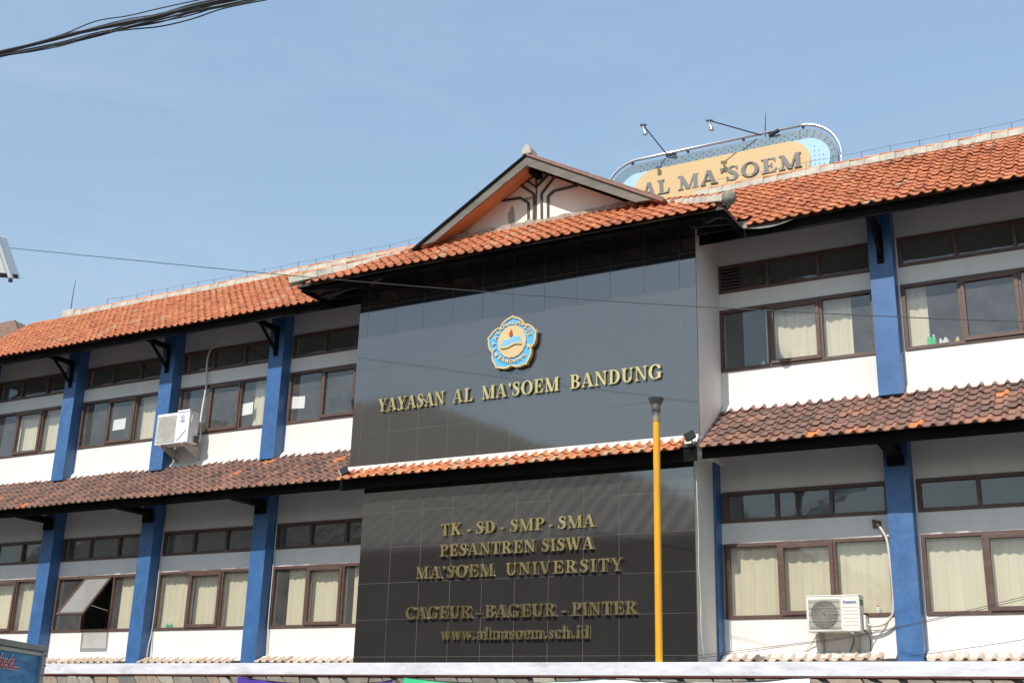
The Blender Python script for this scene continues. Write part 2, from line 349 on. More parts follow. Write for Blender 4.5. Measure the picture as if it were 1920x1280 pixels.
for n in m.node_tree.nodes:
    if n.type == 'VALTORGB' and n.outputs[0].links and n.outputs[0].links[0].to_node.type == 'MIX_SHADER':
        n.color_ramp.elements[0].color = (.5,) * 3 + (1,); n.color_ramp.elements[1].color = (.6,) * 3 + (1,)
BAYS = [(-11.60, -9.06, 'L4'), (-8.66, -6.17, 'L3'), (-5.77, -3.24, 'L2'), (-2.84, -.36, 'L1'), (6.12, 8.63, 'R1'), (9.05, 11.58, 'R2'), (11.99, 14.4, 'R3')]
for x0, x1, k in BAYS:
    window(x0, x1, LOW[0], LOW[1], open_=1 if k == 'L3' else None)
    window(x0, x1, LOW[2], LOW[3], sash=(), fw=.055)
    window(x0, x1, UP[0], UP[1]); window(x0, x1, UP[2], UP[3], sash=(), fw=.055, louvre=(k == 'R1'))
for i, (x0, x1, k) in enumerate(BAYS):
    pass
# ---- granite panels
def panel(seam_x, seam_z, x0, x1, z0, z1, label):
    q = MB(); q.box(x0 + .004, x1 - .004, -.0022, .028, z0, z1); pn = obj('granite_panel', q, grout, B); pn['label'] = label
    xs = [x0] + [x for x in seam_x if x0 + .05 < x < x1 - .05] + [x1]; zs = [z0] + [z for z in seam_z if z0 + .05 < z < z1 - .05] + [z1]
    cache = {}
    for i in range(len(xs) - 1):
        for j in range(len(zs) - 1):
            wx, wz = round(xs[i + 1] - xs[i], 3), round(zs[j + 1] - zs[j], 3)
            k_ = (wx, wz)
            if k_ not in cache:
                tq = MB(); g_ = .0025; tq.box(-wx / 2 + g_, wx / 2 - g_, -.004, .004, g_, wz - g_)
                cache[k_] = mesh_of(tq, 'granite_tile', granite)
            R = Matrix.Rotation(ru(-.0011, .0011), 3, 'X') @ Matrix.Rotation(ru(-.0014, .0014), 3, 'Z')
            place('granite_tile', cache[k_], ((xs[i] + xs[i + 1]) / 2, ru(-.001, .001), zs[j]), pn, R)
panel([.0 + .6 * k for k in range(0, 11)], [0, .6, 1.2, 1.8, 2.4], -.03, 6.03, -.22, 2.99, 'lower granite panel under the small tiled canopy')
panel([-.19 + .605 * k for k in range(0, 12)], [3.83 + .6 * k for k in range(6)], -.385, 6.135, 3.245, 6.88, 'upper granite panel under the gable')
# ---- fascias and soffits
def board(x0, x1, y0, y1, z0, z1, nm='fascia_board', mat=None):
    b = MB(); b.box(x0, x1, y0, y1, z0, z1); return obj(nm, b, mat or eave_m, B, bevel=.004)
MS = .78; MA = math.atan(MS)
PS = .72
def zmain(y): return 6.55 + MS * y
def zblk(y): return 6.54 + MS * (y + .87)
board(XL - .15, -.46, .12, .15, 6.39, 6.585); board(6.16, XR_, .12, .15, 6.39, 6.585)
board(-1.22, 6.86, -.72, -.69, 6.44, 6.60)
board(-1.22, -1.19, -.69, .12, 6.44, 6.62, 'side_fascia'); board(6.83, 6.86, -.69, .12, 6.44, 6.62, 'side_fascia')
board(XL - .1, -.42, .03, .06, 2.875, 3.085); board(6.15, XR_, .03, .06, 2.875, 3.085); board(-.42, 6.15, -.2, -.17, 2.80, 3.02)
# roof decks under the tiles
def deck(x0, x1, y0, y1, fz, th=.03, off=-.05, mat=None, nm='roof_deck', parent=None):
    b = MB(); b.prismx([(y0, fz(y0) + off - th), (y1, fz(y1) + off - th), (y1, fz(y1) + off), (y0, fz(y0) + off)], x0, x1)
    return obj(nm, b, mat or soffit_m, parent or B)
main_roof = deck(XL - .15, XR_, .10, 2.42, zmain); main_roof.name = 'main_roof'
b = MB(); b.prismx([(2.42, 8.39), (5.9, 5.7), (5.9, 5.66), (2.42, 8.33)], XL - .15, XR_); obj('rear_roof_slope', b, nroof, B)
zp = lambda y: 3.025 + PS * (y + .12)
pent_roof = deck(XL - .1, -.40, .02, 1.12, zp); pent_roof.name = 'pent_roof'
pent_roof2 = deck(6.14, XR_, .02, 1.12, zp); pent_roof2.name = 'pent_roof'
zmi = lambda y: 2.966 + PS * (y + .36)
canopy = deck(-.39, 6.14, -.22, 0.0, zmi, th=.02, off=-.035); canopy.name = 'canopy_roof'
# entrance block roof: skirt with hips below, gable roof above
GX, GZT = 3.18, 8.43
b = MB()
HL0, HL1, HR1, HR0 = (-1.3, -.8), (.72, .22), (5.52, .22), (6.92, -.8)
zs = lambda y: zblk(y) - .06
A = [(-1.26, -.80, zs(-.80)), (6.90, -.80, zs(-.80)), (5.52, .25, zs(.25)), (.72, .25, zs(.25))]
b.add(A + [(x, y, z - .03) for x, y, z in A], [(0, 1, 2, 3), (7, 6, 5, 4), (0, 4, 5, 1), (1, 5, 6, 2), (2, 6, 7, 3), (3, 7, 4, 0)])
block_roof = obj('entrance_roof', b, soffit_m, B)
b = MB()
for sx, hx, ex in ((-1, .72, -1.26), (1, 5.52, 6.90)):
    zt = zs(.25); ze = zs(-.80)
    A = [(ex, -.80, ze), (ex, .30, ze + .02), (hx, 1.1, zt), (hx, .25, zt)]
    b.add(A + [(x, y, z - .03) for x, y, z in A], [(0, 1, 2, 3), (7, 6, 5, 4), (0, 4, 5, 1), (1, 5, 6, 2), (2, 6, 7, 3), (3, 7, 4, 0)])
obj('side_roof_slope', b, soffit_m, B)
b = MB()                                                # rafters seen under the entrance eave
for k in range(15):
    x = -1.05 + k * .56
    b.bar((x, -.68, zblk(-.68) - .15), (x, .02, zblk(0) - .17), .06, .09)
for y in (-.45, -.15): b.box(-1.2, 6.84, y, y + .05, zblk(y) - .19, zblk(y) - .13)
for sx in (-1.19, 6.83):
    x2 = -.4 if sx < 0 else 6.14
    for y in (-.55, -.2, .15): b.bar((sx, y, 6.55), (x2, y, 6.62), .06, .09)
b.bar((-1.2, -.7, 6.52), (-.38, .05, 6.72), .08, .12); b.bar((6.84, -.7, 6.52), (6.13, .05, 6.72), .08, .12)
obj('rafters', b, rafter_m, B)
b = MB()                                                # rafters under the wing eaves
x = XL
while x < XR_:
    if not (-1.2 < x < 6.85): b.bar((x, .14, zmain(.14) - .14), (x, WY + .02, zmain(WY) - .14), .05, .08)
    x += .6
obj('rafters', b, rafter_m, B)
# ---- gable
GY = .22
gb = MB(); gb.prism([(1.25, 7.28), (5.15, 7.28), (GX, 8.36)], GY, GY + .1)
gab = obj('gable_wall', gb, cream_m, B)
def strip(pts, w_=.035):
    q = MB()
    for (a, c) in zip(pts[:-1], pts[1:]): q.bar((a[0], GY - .015, a[1]), (c[0], GY - .015, c[1]), .03, w_, up=(0, 1, 0)) if False else q.bar((a[0], GY - .012, a[1]), (c[0], GY - .012, c[1]), .028, w_)
    return obj('trim_strip', q, trim_m, gab)
strip([(2.87, 8.30), (3.12, 8.075)]); strip([(3.375, 8.285), (3.12, 8.075)], .04)
strip([(2.765, 8.22), (3.087, 7.943), (3.09, 7.40)], .042); strip([(3.50, 8.22), (3.232, 7.925), (3.25, 7.40)], .042)
strip([(2.34, 7.952), (2.81, 7.93), (2.977, 7.80), (2.985, 7.40)], .042); strip([(3.99, 7.95), (3.486, 7.932), (3.365, 7.853), (3.375, 7.40)], .042)
strip([(3.10, 8.36), (3.13, 8.07), (3.135, 7.40)], .014)
for (cx, cz, sx, sz, n) in ((2.63, 7.62, .09, .19, 9), (2.72, 7.40, .22, .07, 10), (2.98, 7.885, .14, .05, 7), (4.1, 7.43, .5, .035, 9)):
    q = MB(); pts = [(cx + sx * math.cos(2 * math.pi * k / n) * ru(.6, 1.1), cz + sz * math.sin(2 * math.pi * k / n) * ru(.6, 1.1)) for k in range(n)]
    q.prism(pts, GY - .006, GY + .01); obj('peeled_patch', q, peel_m, gab)
# mortar along the foot of the gable wall
q = MB(); x = 1.2; zb = zblk(GY) + .0
while x < 5.3:
    wq = ru(.14, .3); h = ru(-.01, .045); q.prism([(x, zb - .1), (x + wq, zb - .1), (x + wq, zb + h * .6), (x + wq * .5, zb + h), (x, zb + h * .5)], GY - .09 - ru(0, .03), GY + .02, tint=rnd()); x += wq - .004
obj('mortar_flashing', q, peel_m, gab)
# barge boards + gable roof slopes
BY = -.28; sl = (8.49 - 7.10) / (3.18 - .90); sr = (8.49 - 7.13) / (5.70 - 3.18)
def slope_poly(x0, z0, x1, z1, dn0, dn1): return [(x0, z0 - dn0), (x1, z1 - dn0), (x1, z1 - dn1), (x0, z0 - dn1)]
q = MB(); q.prism([(GX, 8.455), (GX, 8.27), (1.35, 7.16), (.98, 7.12)], BY, BY + .035); obj('barge_board', q, barge_m, B, bevel=.004)
q = MB(); q.prism([(GX, 8.455), (GX, 8.27), (5.22, 7.17), (5.66, 7.15)], BY + .002, BY + .037); obj('barge_board', q, barge_m, B, bevel=.004)
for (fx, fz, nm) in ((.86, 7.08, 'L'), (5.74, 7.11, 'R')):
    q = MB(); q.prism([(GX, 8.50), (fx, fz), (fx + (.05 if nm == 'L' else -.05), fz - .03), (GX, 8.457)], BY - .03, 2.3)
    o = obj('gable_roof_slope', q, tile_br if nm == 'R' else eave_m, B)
q = MB()
q.prism([(GX, 8.44), (1.05, 7.14), (1.05, 7.10), (GX, 8.40)], BY + .04, GY - .002); q.prism([(GX, 8.44), (5.6, 7.16), (5.6, 7.12), (GX, 8.40)], BY + .04, GY - .002)
obj('gable_soffit', q, tan_m, B)
q = MB(); q.box(GX - .06, GX + .06, -.08, GY, 8.22, 8.38); obj('purlin_end', q, eave_m, B)
q = MB(); q.prism([(GX - .09, 8.49), (GX + .09, 8.49), (GX + .07, 8.60), (GX + .02, 8.68), (GX - .04, 8.66), (GX - .08, 8.58)], BY - .02, BY + .25); obj('ridge_finial', q, mortar, B, bevel=.01)
# thin tile edge along the right verge
q = MB()
for k in range(11):
    t0 = k / 11; x = GX + .1 + (5.70 - GX - .1) * t0; z = 8.50 - sr * (x - GX)
    q.box(x, x + .218, BY + .01, BY + .22, z - .155, z - .125 + ru(0, .01), tint=ru(.2, .6)) if False else q.bar((x, BY + .09, z + .006), (x + .225, BY + .09, z + .006 - .225 * sr + .006), .2, .02, tint=ru(.2, .6))
obj('verge_tiles', q, tile_br, B)
# ---- roof tiles
PROF = [(0, .016), (.018, .006), (.055, 0), (.095, .003), (.113, .014), (.130, .034), (.150, .043), (.172, .036), (.192, .012)]
TL = .27; EXP = .22; TW = .18
def tile_mesh_data():
    vs = []; th = .014; n = len(PROF)
    for x, z in PROF: vs.append((x, 0, z + .030))                       # front, top
    for x, z in PROF: vs.append((x * .98, TL, z + .0))                 # back, top
    for x, z in PROF: vs.append((x, 0, z + .030 - th))                  # front, bottom
    fs = [(i, i + 1, n + i + 1, n + i) for i in range(n - 1)] + [(2 * n + i, 2 * n + i + 1, i + 1, i) for i in range(n - 1)]
    vs.append((PROF[-1][0], TL, PROF[-1][1] - .012)); fs.append((n - 1, 3 * n - 1, 3 * n, 2 * n - 1))
    vs += [(PROF[0][0], TL, -.004), (PROF[-1][0], TL, -.004)]
    fs.append((2 * n, 3 * n + 1, 3 * n + 2, 3 * n - 1))                 # underside
    return vs, fs
TV, TF = tile_mesh_data()
def tile_variants(mat, n, lo, hi):
    out_ = []
    for k in range(n):
        q = MB(); q.add(TV, TF, tint=lo + (hi - lo) * k / (n - 1)); out_.append(mesh_of(q, 'roof_tile', mat, fix=False))
    return out_
TILES = []                                                             # (world matrix, tint, material key, parent)
def tile_field(x0, x1, y0, z0, slope, rows, mk, parent, keep=None, tint=None):
    a = math.atan(slope); R0 = Matrix.Rotation(a, 3, 'X')
    nx = int((x1 - x0) / TW + .001); sag = [ru(-.012, .012) for _ in range(rows)]
    for rr in range(rows):
        for i in range(nx):
            x = x0 + i * TW; s = rr * EXP
            y = y0 + s * math.cos(a); z = z0 - .03 + s * math.sin(a)
            if keep and not keep(x + TW / 2, y + .1): continue
            wav = .010 * math.sin(x * 1.7 + rr * .3) + .006 * math.sin(x * 4.1)
            R = R0 @ Matrix.Rotation(ru(-.02, .02), 3, 'Z') @ Matrix.Rotation(ru(-.016, .016), 3, 'X') @ Matrix.Rotation(ru(-.02, .02), 3, 'Y')
            Mx = R.to_4x4(); Mx.translation = Vector((x + sag[rr] * .5, y + ru(-.008, .008), z + wav * .6 + ru(-.002, .004)))
            tv = tint(x, rr) if tint else min(1, max(0, random.gauss(.5, .17)))
            TILES.append((Mx, tv, mk, parent))
rowsM = int(2.36 / math.cos(MA) / EXP) + 0
blkx = lambda y: (-1.3 + (y + .85) * 1.9, 6.94 - (y + .85) * 1.35)
def keep_main(x, y):
    return not (-1.25 < x < 6.9 and (y < .28 or (.0 < x < 6.2)))
def t_or(x, rr):
    v = random.gauss(.5, .15)
    if rnd() < .02: v = 1
    if rnd() < .03: v = .05
    return min(1, max(0, v))
def t_br(x, rr):
    v = random.gauss(.40, .17) + (.18 if rr == 0 else 0)
    if x > 8 and rr < 2: v += .12
    if rnd() < .012: v = 1.0
    return min(.97 if v < 1 else 1, max(0, v))
tile_field(XL - .15, -.2, 0.0, 6.55, MS, rowsM, 'or', main_roof, keep_main, t_or)
tile_field(5.0, XR_, 0.0, 6.55, MS, rowsM, 'or', main_roof, lambda x, y: x > 6.9 or (y > .28 and x > 6.0), t_or)
tile_field(-1.35, 7.0, -.87, 6.54, MS, 6, 'or', block_roof, lambda x, y: -1.3 + (y + .95) * 1.9 < x < 6.98 - (y + .95) * 1.35, t_or)
tile_field(XL - .1, -.42, -.12, 3.025, PS, 7, 'br', pent_roof, None, t_br)
tile_field(6.16, XR_, -.12, 3.025, PS, 7, 'br', pent_roof2, None, t_br)
tile_field(-.38, 6.05, -.36, 2.966, PS, 2, 'or', canopy, None, lambda x, rr: min(1, max(.3, random.gauss(.72, .2))))
# low tile strip standing on the ledge in front of each bay
strips = [(-11.6, -9.1), (-8.65, -6.2), (-5.75, -3.26), (-2.82, -.42), (6.1, 8.6), (9.05, 11.55), (12.0, 14.4)]
for (a, b) in strips: tile_field(a, b, .78, -.035, .5, 1, 'pl', None, None, lambda x, rr: ru(.2, .9))
tile_pl = tile_mat('lime_splashed_tile', [(0, (.38, .27, .20)), (.5, (.52, .40, .31)), (1, (.62, .50, .40))], (.66, .60, .52), .8)
MM = {'or': tile_or, 'br': tile_br, 'pl': tile_pl}
def inview(p):
    d = Vector(p) - CAM; x = d.dot(r2); y = d.dot(u2); z = d.dot(f)
    return z > 0 and abs(x / z) < .43 and abs(y / z) < .29
order = sorted([i for i, q in enumerate(TILES) if q[3] is not None and inview(q[0].translation)], key=lambda i: (TILES[i][0].translation - CAM).length)
solo = set(order[:300])
variants = {k: tile_variants(MM[k], 14, 0, 1) for k in ('or', 'br')}
for i in solo:
    Mx, tv, mk, par = TILES[i]; vr = variants[mk]; me = vr[min(len(vr) - 1, int(tv * len(vr)))]
    place('roof_tile', me, Mx.translation, par, Mx.to_3x3())
TVa = np.array(TV)
def joined(keys, name, parent):
    V = []; F = []; T = []; MI = []; n = 0
    for i, (Mx, tv, mk, par) in enumerate(TILES):
        if i in solo or mk not in keys: continue
        m3 = np.array(Mx.to_3x3()); V.append(TVa @ m3.T + np.array(Mx.translation)); F += [tuple(j + n for j in fc) for fc in TF]; n += len(TV)
        T += [tv] * len(TF); MI += [keys.index(mk)] * len(TF)
    q = MB(); q.v = np.concatenate(V).tolist(); q.f = F; q.t = T; q.m = MI
    o = obj(name, q, [MM[k] for k in keys], parent, fix=False); return o
o = joined(['or', 'br', 'pl'], 'roof_tiling', B); o['kind'] = 'stuff'
# ---- ridge and hip caps
def cap_line(p0, p1, nm, endcap=True, wd=.17, h=.15, seg=.26, solo_caps=True):
    p0 = Vector(p0); p1 = Vector(p1); L = (p1 - p0).length; d = (p1 - p0).normalized()
    n = max(1, round(L / seg)); q = MB()
    sd_ = d.cross(Vector((0, 0, 1))).normalized(); upv = sd_.cross(d)
    for k in range(n):
        a = p0 + d * (L * k / n); b = p0 + d * (L * (k + 1) / n - .002)
        j = ru(-.008, .008)
        vs = [pt + sd_ * i * (wd / 2 + .02 + j) * e + upv * z for pt in (a, b) for i, z, e in ((-1, -h, 1), (1, -h, 1), (1, -.02, .85), (-1, -.02, .85))]
        q.add(vs, [(0, 1, 2, 3), (7, 6, 5, 4), (0, 4, 5, 1), (1, 5, 6, 2), (2, 6, 7, 3), (3, 7, 4, 0)])
    par = obj(nm, q, mortar, B, bevel=.01)
    cm = MB(); ln = L / n + .03; K = 7; vs = []
    for (xx, rr_, zz) in ((0, wd / 2 + .012, .012), (ln, wd / 2 - .004, -.004)):
        for th in (0, .016):
            for k in range(K): an = math.pi * k / (K - 1); vs.append((xx, math.cos(an) * (rr_ - th), math.sin(an) * (rr_ - th) * .62 + zz))
    fs = [(k, k + 1, 2 * K + k + 1, 2 * K + k) for k in range(K - 1)] + [(K + k, K + k + 1, k + 1, k) for k in range(K - 1)] + [(k + 2 * K, k + 1 + 2 * K, k + 3 * K + 1, k + 3 * K) for k in range(K - 1)]
    meshes = []
    for tt in (.35, .5, .65, .8, .95):
        cc = MB(); cc.add(vs, fs, tint=tt); meshes.append(mesh_of(cc, 'ridge_tile', tile_or, fix=True))
    R0 = Matrix((d, sd_ * -1, upv)).transposed()
    if R0.determinant() < 0: R0 = Matrix((d, sd_, upv)).transposed()
    for k in range(n):
        a = p0 + d * (L * k / n) + upv * (-.03 + ru(-.004, .006))
        place('ridge_tile', random.choice(meshes), a, par, R0 @ Matrix.Rotation(ru(-.02, .02), 3, 'Z') @ Matrix.Rotation(ru(-.015, .015), 3, 'Y'))
    return par
RY, RZ = 2.50, 8.53
cap_line((-10.95, RY, RZ), (1.0, RY, RZ), 'ridge_mortar')
cap_line((5.3, RY, RZ), (XR_, RY, RZ), 'ridge_mortar')
q = MB(); q.box(-11.35, -10.93, RY - .13, RY + .13, RZ - .16, RZ + .05); obj('ridge_end_block', q, mortar, B, bevel=.03)
cap_line((-1.42, -.86, 6.72), (.78, .12, 7.30), 'hip_mortar', wd=.15, h=.16, seg=.28)
cap_line((6.98, -.86, 6.72), (5.60, .12, 7.30), 'hip_mortar', wd=.13, h=.13, seg=.16)
def blob(name, c, rx, ry, rz, mat, parent, seed=0, nj=.12):
    me = bpy.data.meshes.new(name); bm = bmesh.new(); bmesh.ops.create_icosphere(bm, subdivisions=3, radius=1)
    rs = random.Random(seed)
    for v in bm.verts: k = 1 + rs.uniform(-nj, nj) * .5; v.co = Vector((v.co.x * rx * k, v.co.y * ry * k, v.co.z * rz * k))
    bm.to_mesh(me); bm.free(); me.materials.append(mat); o = bpy.data.objects.new(name, me); COL.objects.link(o); o.parent = parent
    W[o] = Vector(c); o.location = Vector(c) - wpos(parent)
    for p_ in me.polygons: p_.use_smooth = True
    return o
blob('hip_end_knob', (7.0, -.88, 6.64), .115, .10, .115, simple('lichened_mortar', (.22, .21, .17), .95, var=.5, scale=18, bmp=.6), B, 3)
# bent metal flashing in the right valley
q = MB(); vs = []
for k in range(9):
    x = 6.92 + k * .1; d_ = .055 * math.sin(math.pi * k / 8) + .01; vs += [(x, .02, 6.52 - d_ * 1.1), (x, .10, 6.62)]
q.add(vs, [(2 * k, 2 * k + 2, 2 * k + 3, 2 * k + 1) for k in range(8)]); obj('valley_flashing', q, simple('galvanised_sheet', (.22, .22, .21), .7, metal=.2, var=.3), B)
# ---- weathered mortar where tiles meet walls
def flashing(x0, x1, y, z, h=.10, d=.13, mat=mortar_white, name='mortar_flashing'):
    q = MB(); x = x0; pz = z + h
    vs = []; n = int((x1 - x0) / .09)
    for k in range(n + 1):
        xx = x0 + (x1 - x0) * k / n; hh = h + ru(-.022, .022); dd = d + ru(-.025, .02)
        vs += [(xx, y - dd, z - .05 + ru(-.012, .01)), (xx, y - dd * .45, z + hh * .55), (xx, y - .004, z + hh)]
    fs = []
    for k in range(n):
        for j in range(2): fs.append((3 * k + j, 3 * k + 3 + j, 3 * k + 4 + j, 3 * k + 1 + j))
    q.add(vs, fs); return obj(name, q, mat, B, smooth=True)
flashing(XL, -.40, WY, 3.885); flashing(6.14, XR_, WY, 3.885)
for (a, b) in strips: flashing(a - .02, b + .02, WY, .055, h=.045, d=.24)
q = MB(); q.prismx([(-.165, 3.05), (.0, 3.12), (-.016, 3.243), (-.045, 3.243)], -.38, 6.13); obj('canopy_mortar', q, mortar_white, B)
# ---- ledge and stone wall below
q = MB(); q.box(-13.5, 16, -2.42, -2.20, -.403, -.239); obj('concrete_ledge', q, ledge_m, B, bevel=.006)
q = MB(); q.box(-13.5, 16, -2.20, WY + .2, -.402, -.250); obj('ledge_floor', q, simple('dirty_concrete', (.17, .16, .145), .9, var=.3, scale=3, dirt=(.08, .075, .07), dirt_amt=.6), B)
q = MB(); q.box(-13.5, 16, -2.41, WY, -.419, -.404); obj('ledge_drip_edge', q, redoxide, B)
q = MB(); q.box(-13.5, 16, -2.36, 1.4, GZ, -.420); sw = obj('stone_wall', q, stonewall_m, B)
rows_ = 10; cell = .30; x0 = -9.5; nx = 70
def vp(i, j):
    rs = random.Random(i * 131 + j * 7919); jx = rs.uniform(-.09, .09); jz = rs.uniform(-.07, .07) if 0 < j < rows_ else 0
    return (x0 + (i + (.5 if j % 2 else 0)) * cell + jx, -.421 - j * .24 + jz)
rest = MB()
for j in range(rows_):
    for i in range(nx):
        a, b, c, d = vp(i, j), vp(i + 1, j), vp(i + 1, j + 1), vp(i, j + 1)
        pts = [a, ((a[0] + b[0]) / 2, (a[1] + b[1]) / 2 + (ru(-.03, .03) if j else 0)), b, c, ((c[0] + d[0]) / 2, (c[1] + d[1]) / 2), d]
        if rnd() < .25: pts[2] = (b[0] - .08, b[1] - .01)
        cx = sum(p_[0] for p_ in pts) / 6; cz = sum(p_[1] for p_ in pts) / 6
        pts = [(cx + (px - cx) * .93, cz + (pz_ - cz) * .92) for px, pz_ in pts]
        q = MB() if j < 2 else rest; pr = ru(.0, .022)
        q.prism(pts[::-1], -2.378 - pr, -2.34, tint=rnd())
        if j < 2: obj('flagstone', q, stone_m, sw, bevel=.008)
obj('flagstones', rest, stone_m, sw)['kind'] = 'stuff'
# ------------------------------------------------------------------ curtains, papers, things on sills
def curtain(x0, x1, z0, z1, label, y=WY + .16, amp=.011):
    q = MB(); n = max(6, int((x1 - x0) / .018)); vs = []; ph = ru(0, 6); fr_ = ru(38, 52)
    for k in range(n + 1):
        x = x0 + (x1 - x0) * k / n; d_ = amp * (math.sin(x * fr_ + ph) + .5 * math.sin(x * fr_ * .43 + ph * 2) + .35 * math.sin(x * fr_ * 1.9))
        for j, z in enumerate((z0, (z0 + z1) / 2, z1)): vs.append((x, y + d_ * (1.15 - .35 * j / 2), z))
    q.add(vs, [(3 * k + j, 3 * k + 3 + j, 3 * k + 4 + j, 3 * k + 1 + j) for k in range(n) for j in range(2)])
    o = obj('curtain', q, curtain_m, smooth=True); tag(o, label, 'curtain', 'curtains behind the windows'); return o
def third(bay, i):
    x0, x1 = [(a, b) for a, b, k in BAYS if k == bay][0]; wl = (x1 - x0) / 3; return x0 + i * wl, x0 + (i + 1) * wl
names = {'R1': 'right of the granite', 'R2': 'at the right edge', 'L1': 'just left of granite', 'L2': 'second left of granite', 'L3': 'third left of granite', 'L4': 'at the left edge', 'R3': 'beyond the right edge'}
pn_ = {0: 'left pane', 1: 'middle sash', 2: 'right pane'}
UPC = [('R1', 0, .86, 1.0), ('R1', 1, 0, 1), ('R1', 2, 0, .55), ('R2', 0, 0, .42), ('R2', 2, 0, 1), ('L2', 2, .25, .85), ('L3', 2, 0, 1), ('L4', 1, 0, 1), ('L4', 2, 0, 1), ('L4', 0, .7, 1), ('R3', 1, 0, 1)]
LOC = [('R1', 0, 0, 1), ('R1', 1, 0, 1), ('R1', 2, 0, 1), ('R2', 0, 0, 1), ('R2', 1, 0, 1), ('R2', 2, 0, 1), ('L1', 0, .32, 1), ('L1', 1, 0, 1), ('L1', 2, .15, 1), ('L2', 0, 0, 1), ('L2', 1, 0, 1), ('L2', 2, 0, 1), ('L3', 2, .1, 1), ('L4', 1, 0, 1), ('L4', 2, 0, 1), ('L4', 0, 0, 1)]
for lst, zz, fl in ((UPC, UP, 'upper'), (LOC, LOW, 'lower')):
    for b_, i, a, c in lst:
        x0, x1 = third(b_, i); wl = x1 - x0
        how = 'narrow cream curtain edge' if c - a < .3 else ('partly drawn cream curtain' if c - a < .9 else 'fully drawn cream curtain')
        curtain(x0 + wl * a + .01, x0 + wl * c - .01, zz[0] - .02, zz[1] + .05, '%s in %s, %s-floor bay %s' % (how, pn_[i], fl, names[b_]))
for (x0, x1, z0, z1, lb) in ((-7.70, -7.33, 4.88, 5.12, 'white paper sheet taped inside the upper window, third bay left of the granite'), (-4.13, -3.78, 4.85, 5.10, 'white paper sheet on the pane right of the upper air conditioner, over a curtain'), (-2.81, -2.46, 4.85, 5.10, 'white paper sheet in the upper window nearest the granite panel')):
    q = MB(); a = ru(-.015, .015); q.add([(x0, WY + .045, z0 + a), (x1, WY + .045, z0 - a), (x1 - .005, WY + .05, z1 - a), (x0, WY + .045, z1 + a)], [(0, 1, 2, 3)])
    tag(obj('paper_sheet', q, paper_m), lb, 'paper', 'paper sheets on the windows')
def bottle(x, z, h, rad, mat, label, nm='bottle', cat='bottle', cap=None):
    y = WY + .12
    t_ = thing(nm, label, cat, (x, y, z), 'small things on the window sills')
    q = MB(); q.tube([(x, y, z), (x, y, z + .01), (x, y, z + h * .68), (x, y, z + h * .82), (x, y, z + h * .85)], [rad * .96, rad, rad, rad * .45, rad * .42], 12)
    obj('body', q, mat, t_, smooth=False); q = MB(); q.tube([(x, y, z + h * .85), (x, y, z + h)], rad * .46, 10); obj('cap', q, cap or white_p, t_)
zs_ = UP[0] + .045
bottle(9.385, zs_, .22, .032, green_p, 'green plastic bottle, left one of the pair on the upper right window sill')
bottle(9.45, zs_, .20, .034, green_p, 'green plastic bottle, right one of the pair on the upper right window sill')
bottle(9.545, zs_, .13, .026, white_p, 'small white bottle right of the two green bottles')
bottle(9.62, zs_, .13, .05, white_p, 'wide white jar on the upper right window sill', 'jar', 'jar')
bottle(9.79, zs_, .12, .034, yellow_p, 'yellow tub at the mullion on the upper right window sill', 'tub', 'tub')
bottle(6.80, zs_, .11, .035, white_p, 'white pot on the sill of the upper window next to the granite panel', 'pot', 'pot')
bottle(8.35, LOW[0] + .05, .12, .04, white_p, 'white cup with red print on the lower window sill behind the air conditioner', 'cup', 'cup', red_p)
bottle(-5.52, LOW[0] + .05, .10, .03, green_p, 'tiny green pot plant, left of two on the lower left sill', 'pot_plant', 'plant', green_p)
bottle(-5.42, LOW[0] + .05, .10, .03, green_p, 'tiny green pot plant, right of two on the lower left sill', 'pot_plant', 'plant', green_p)
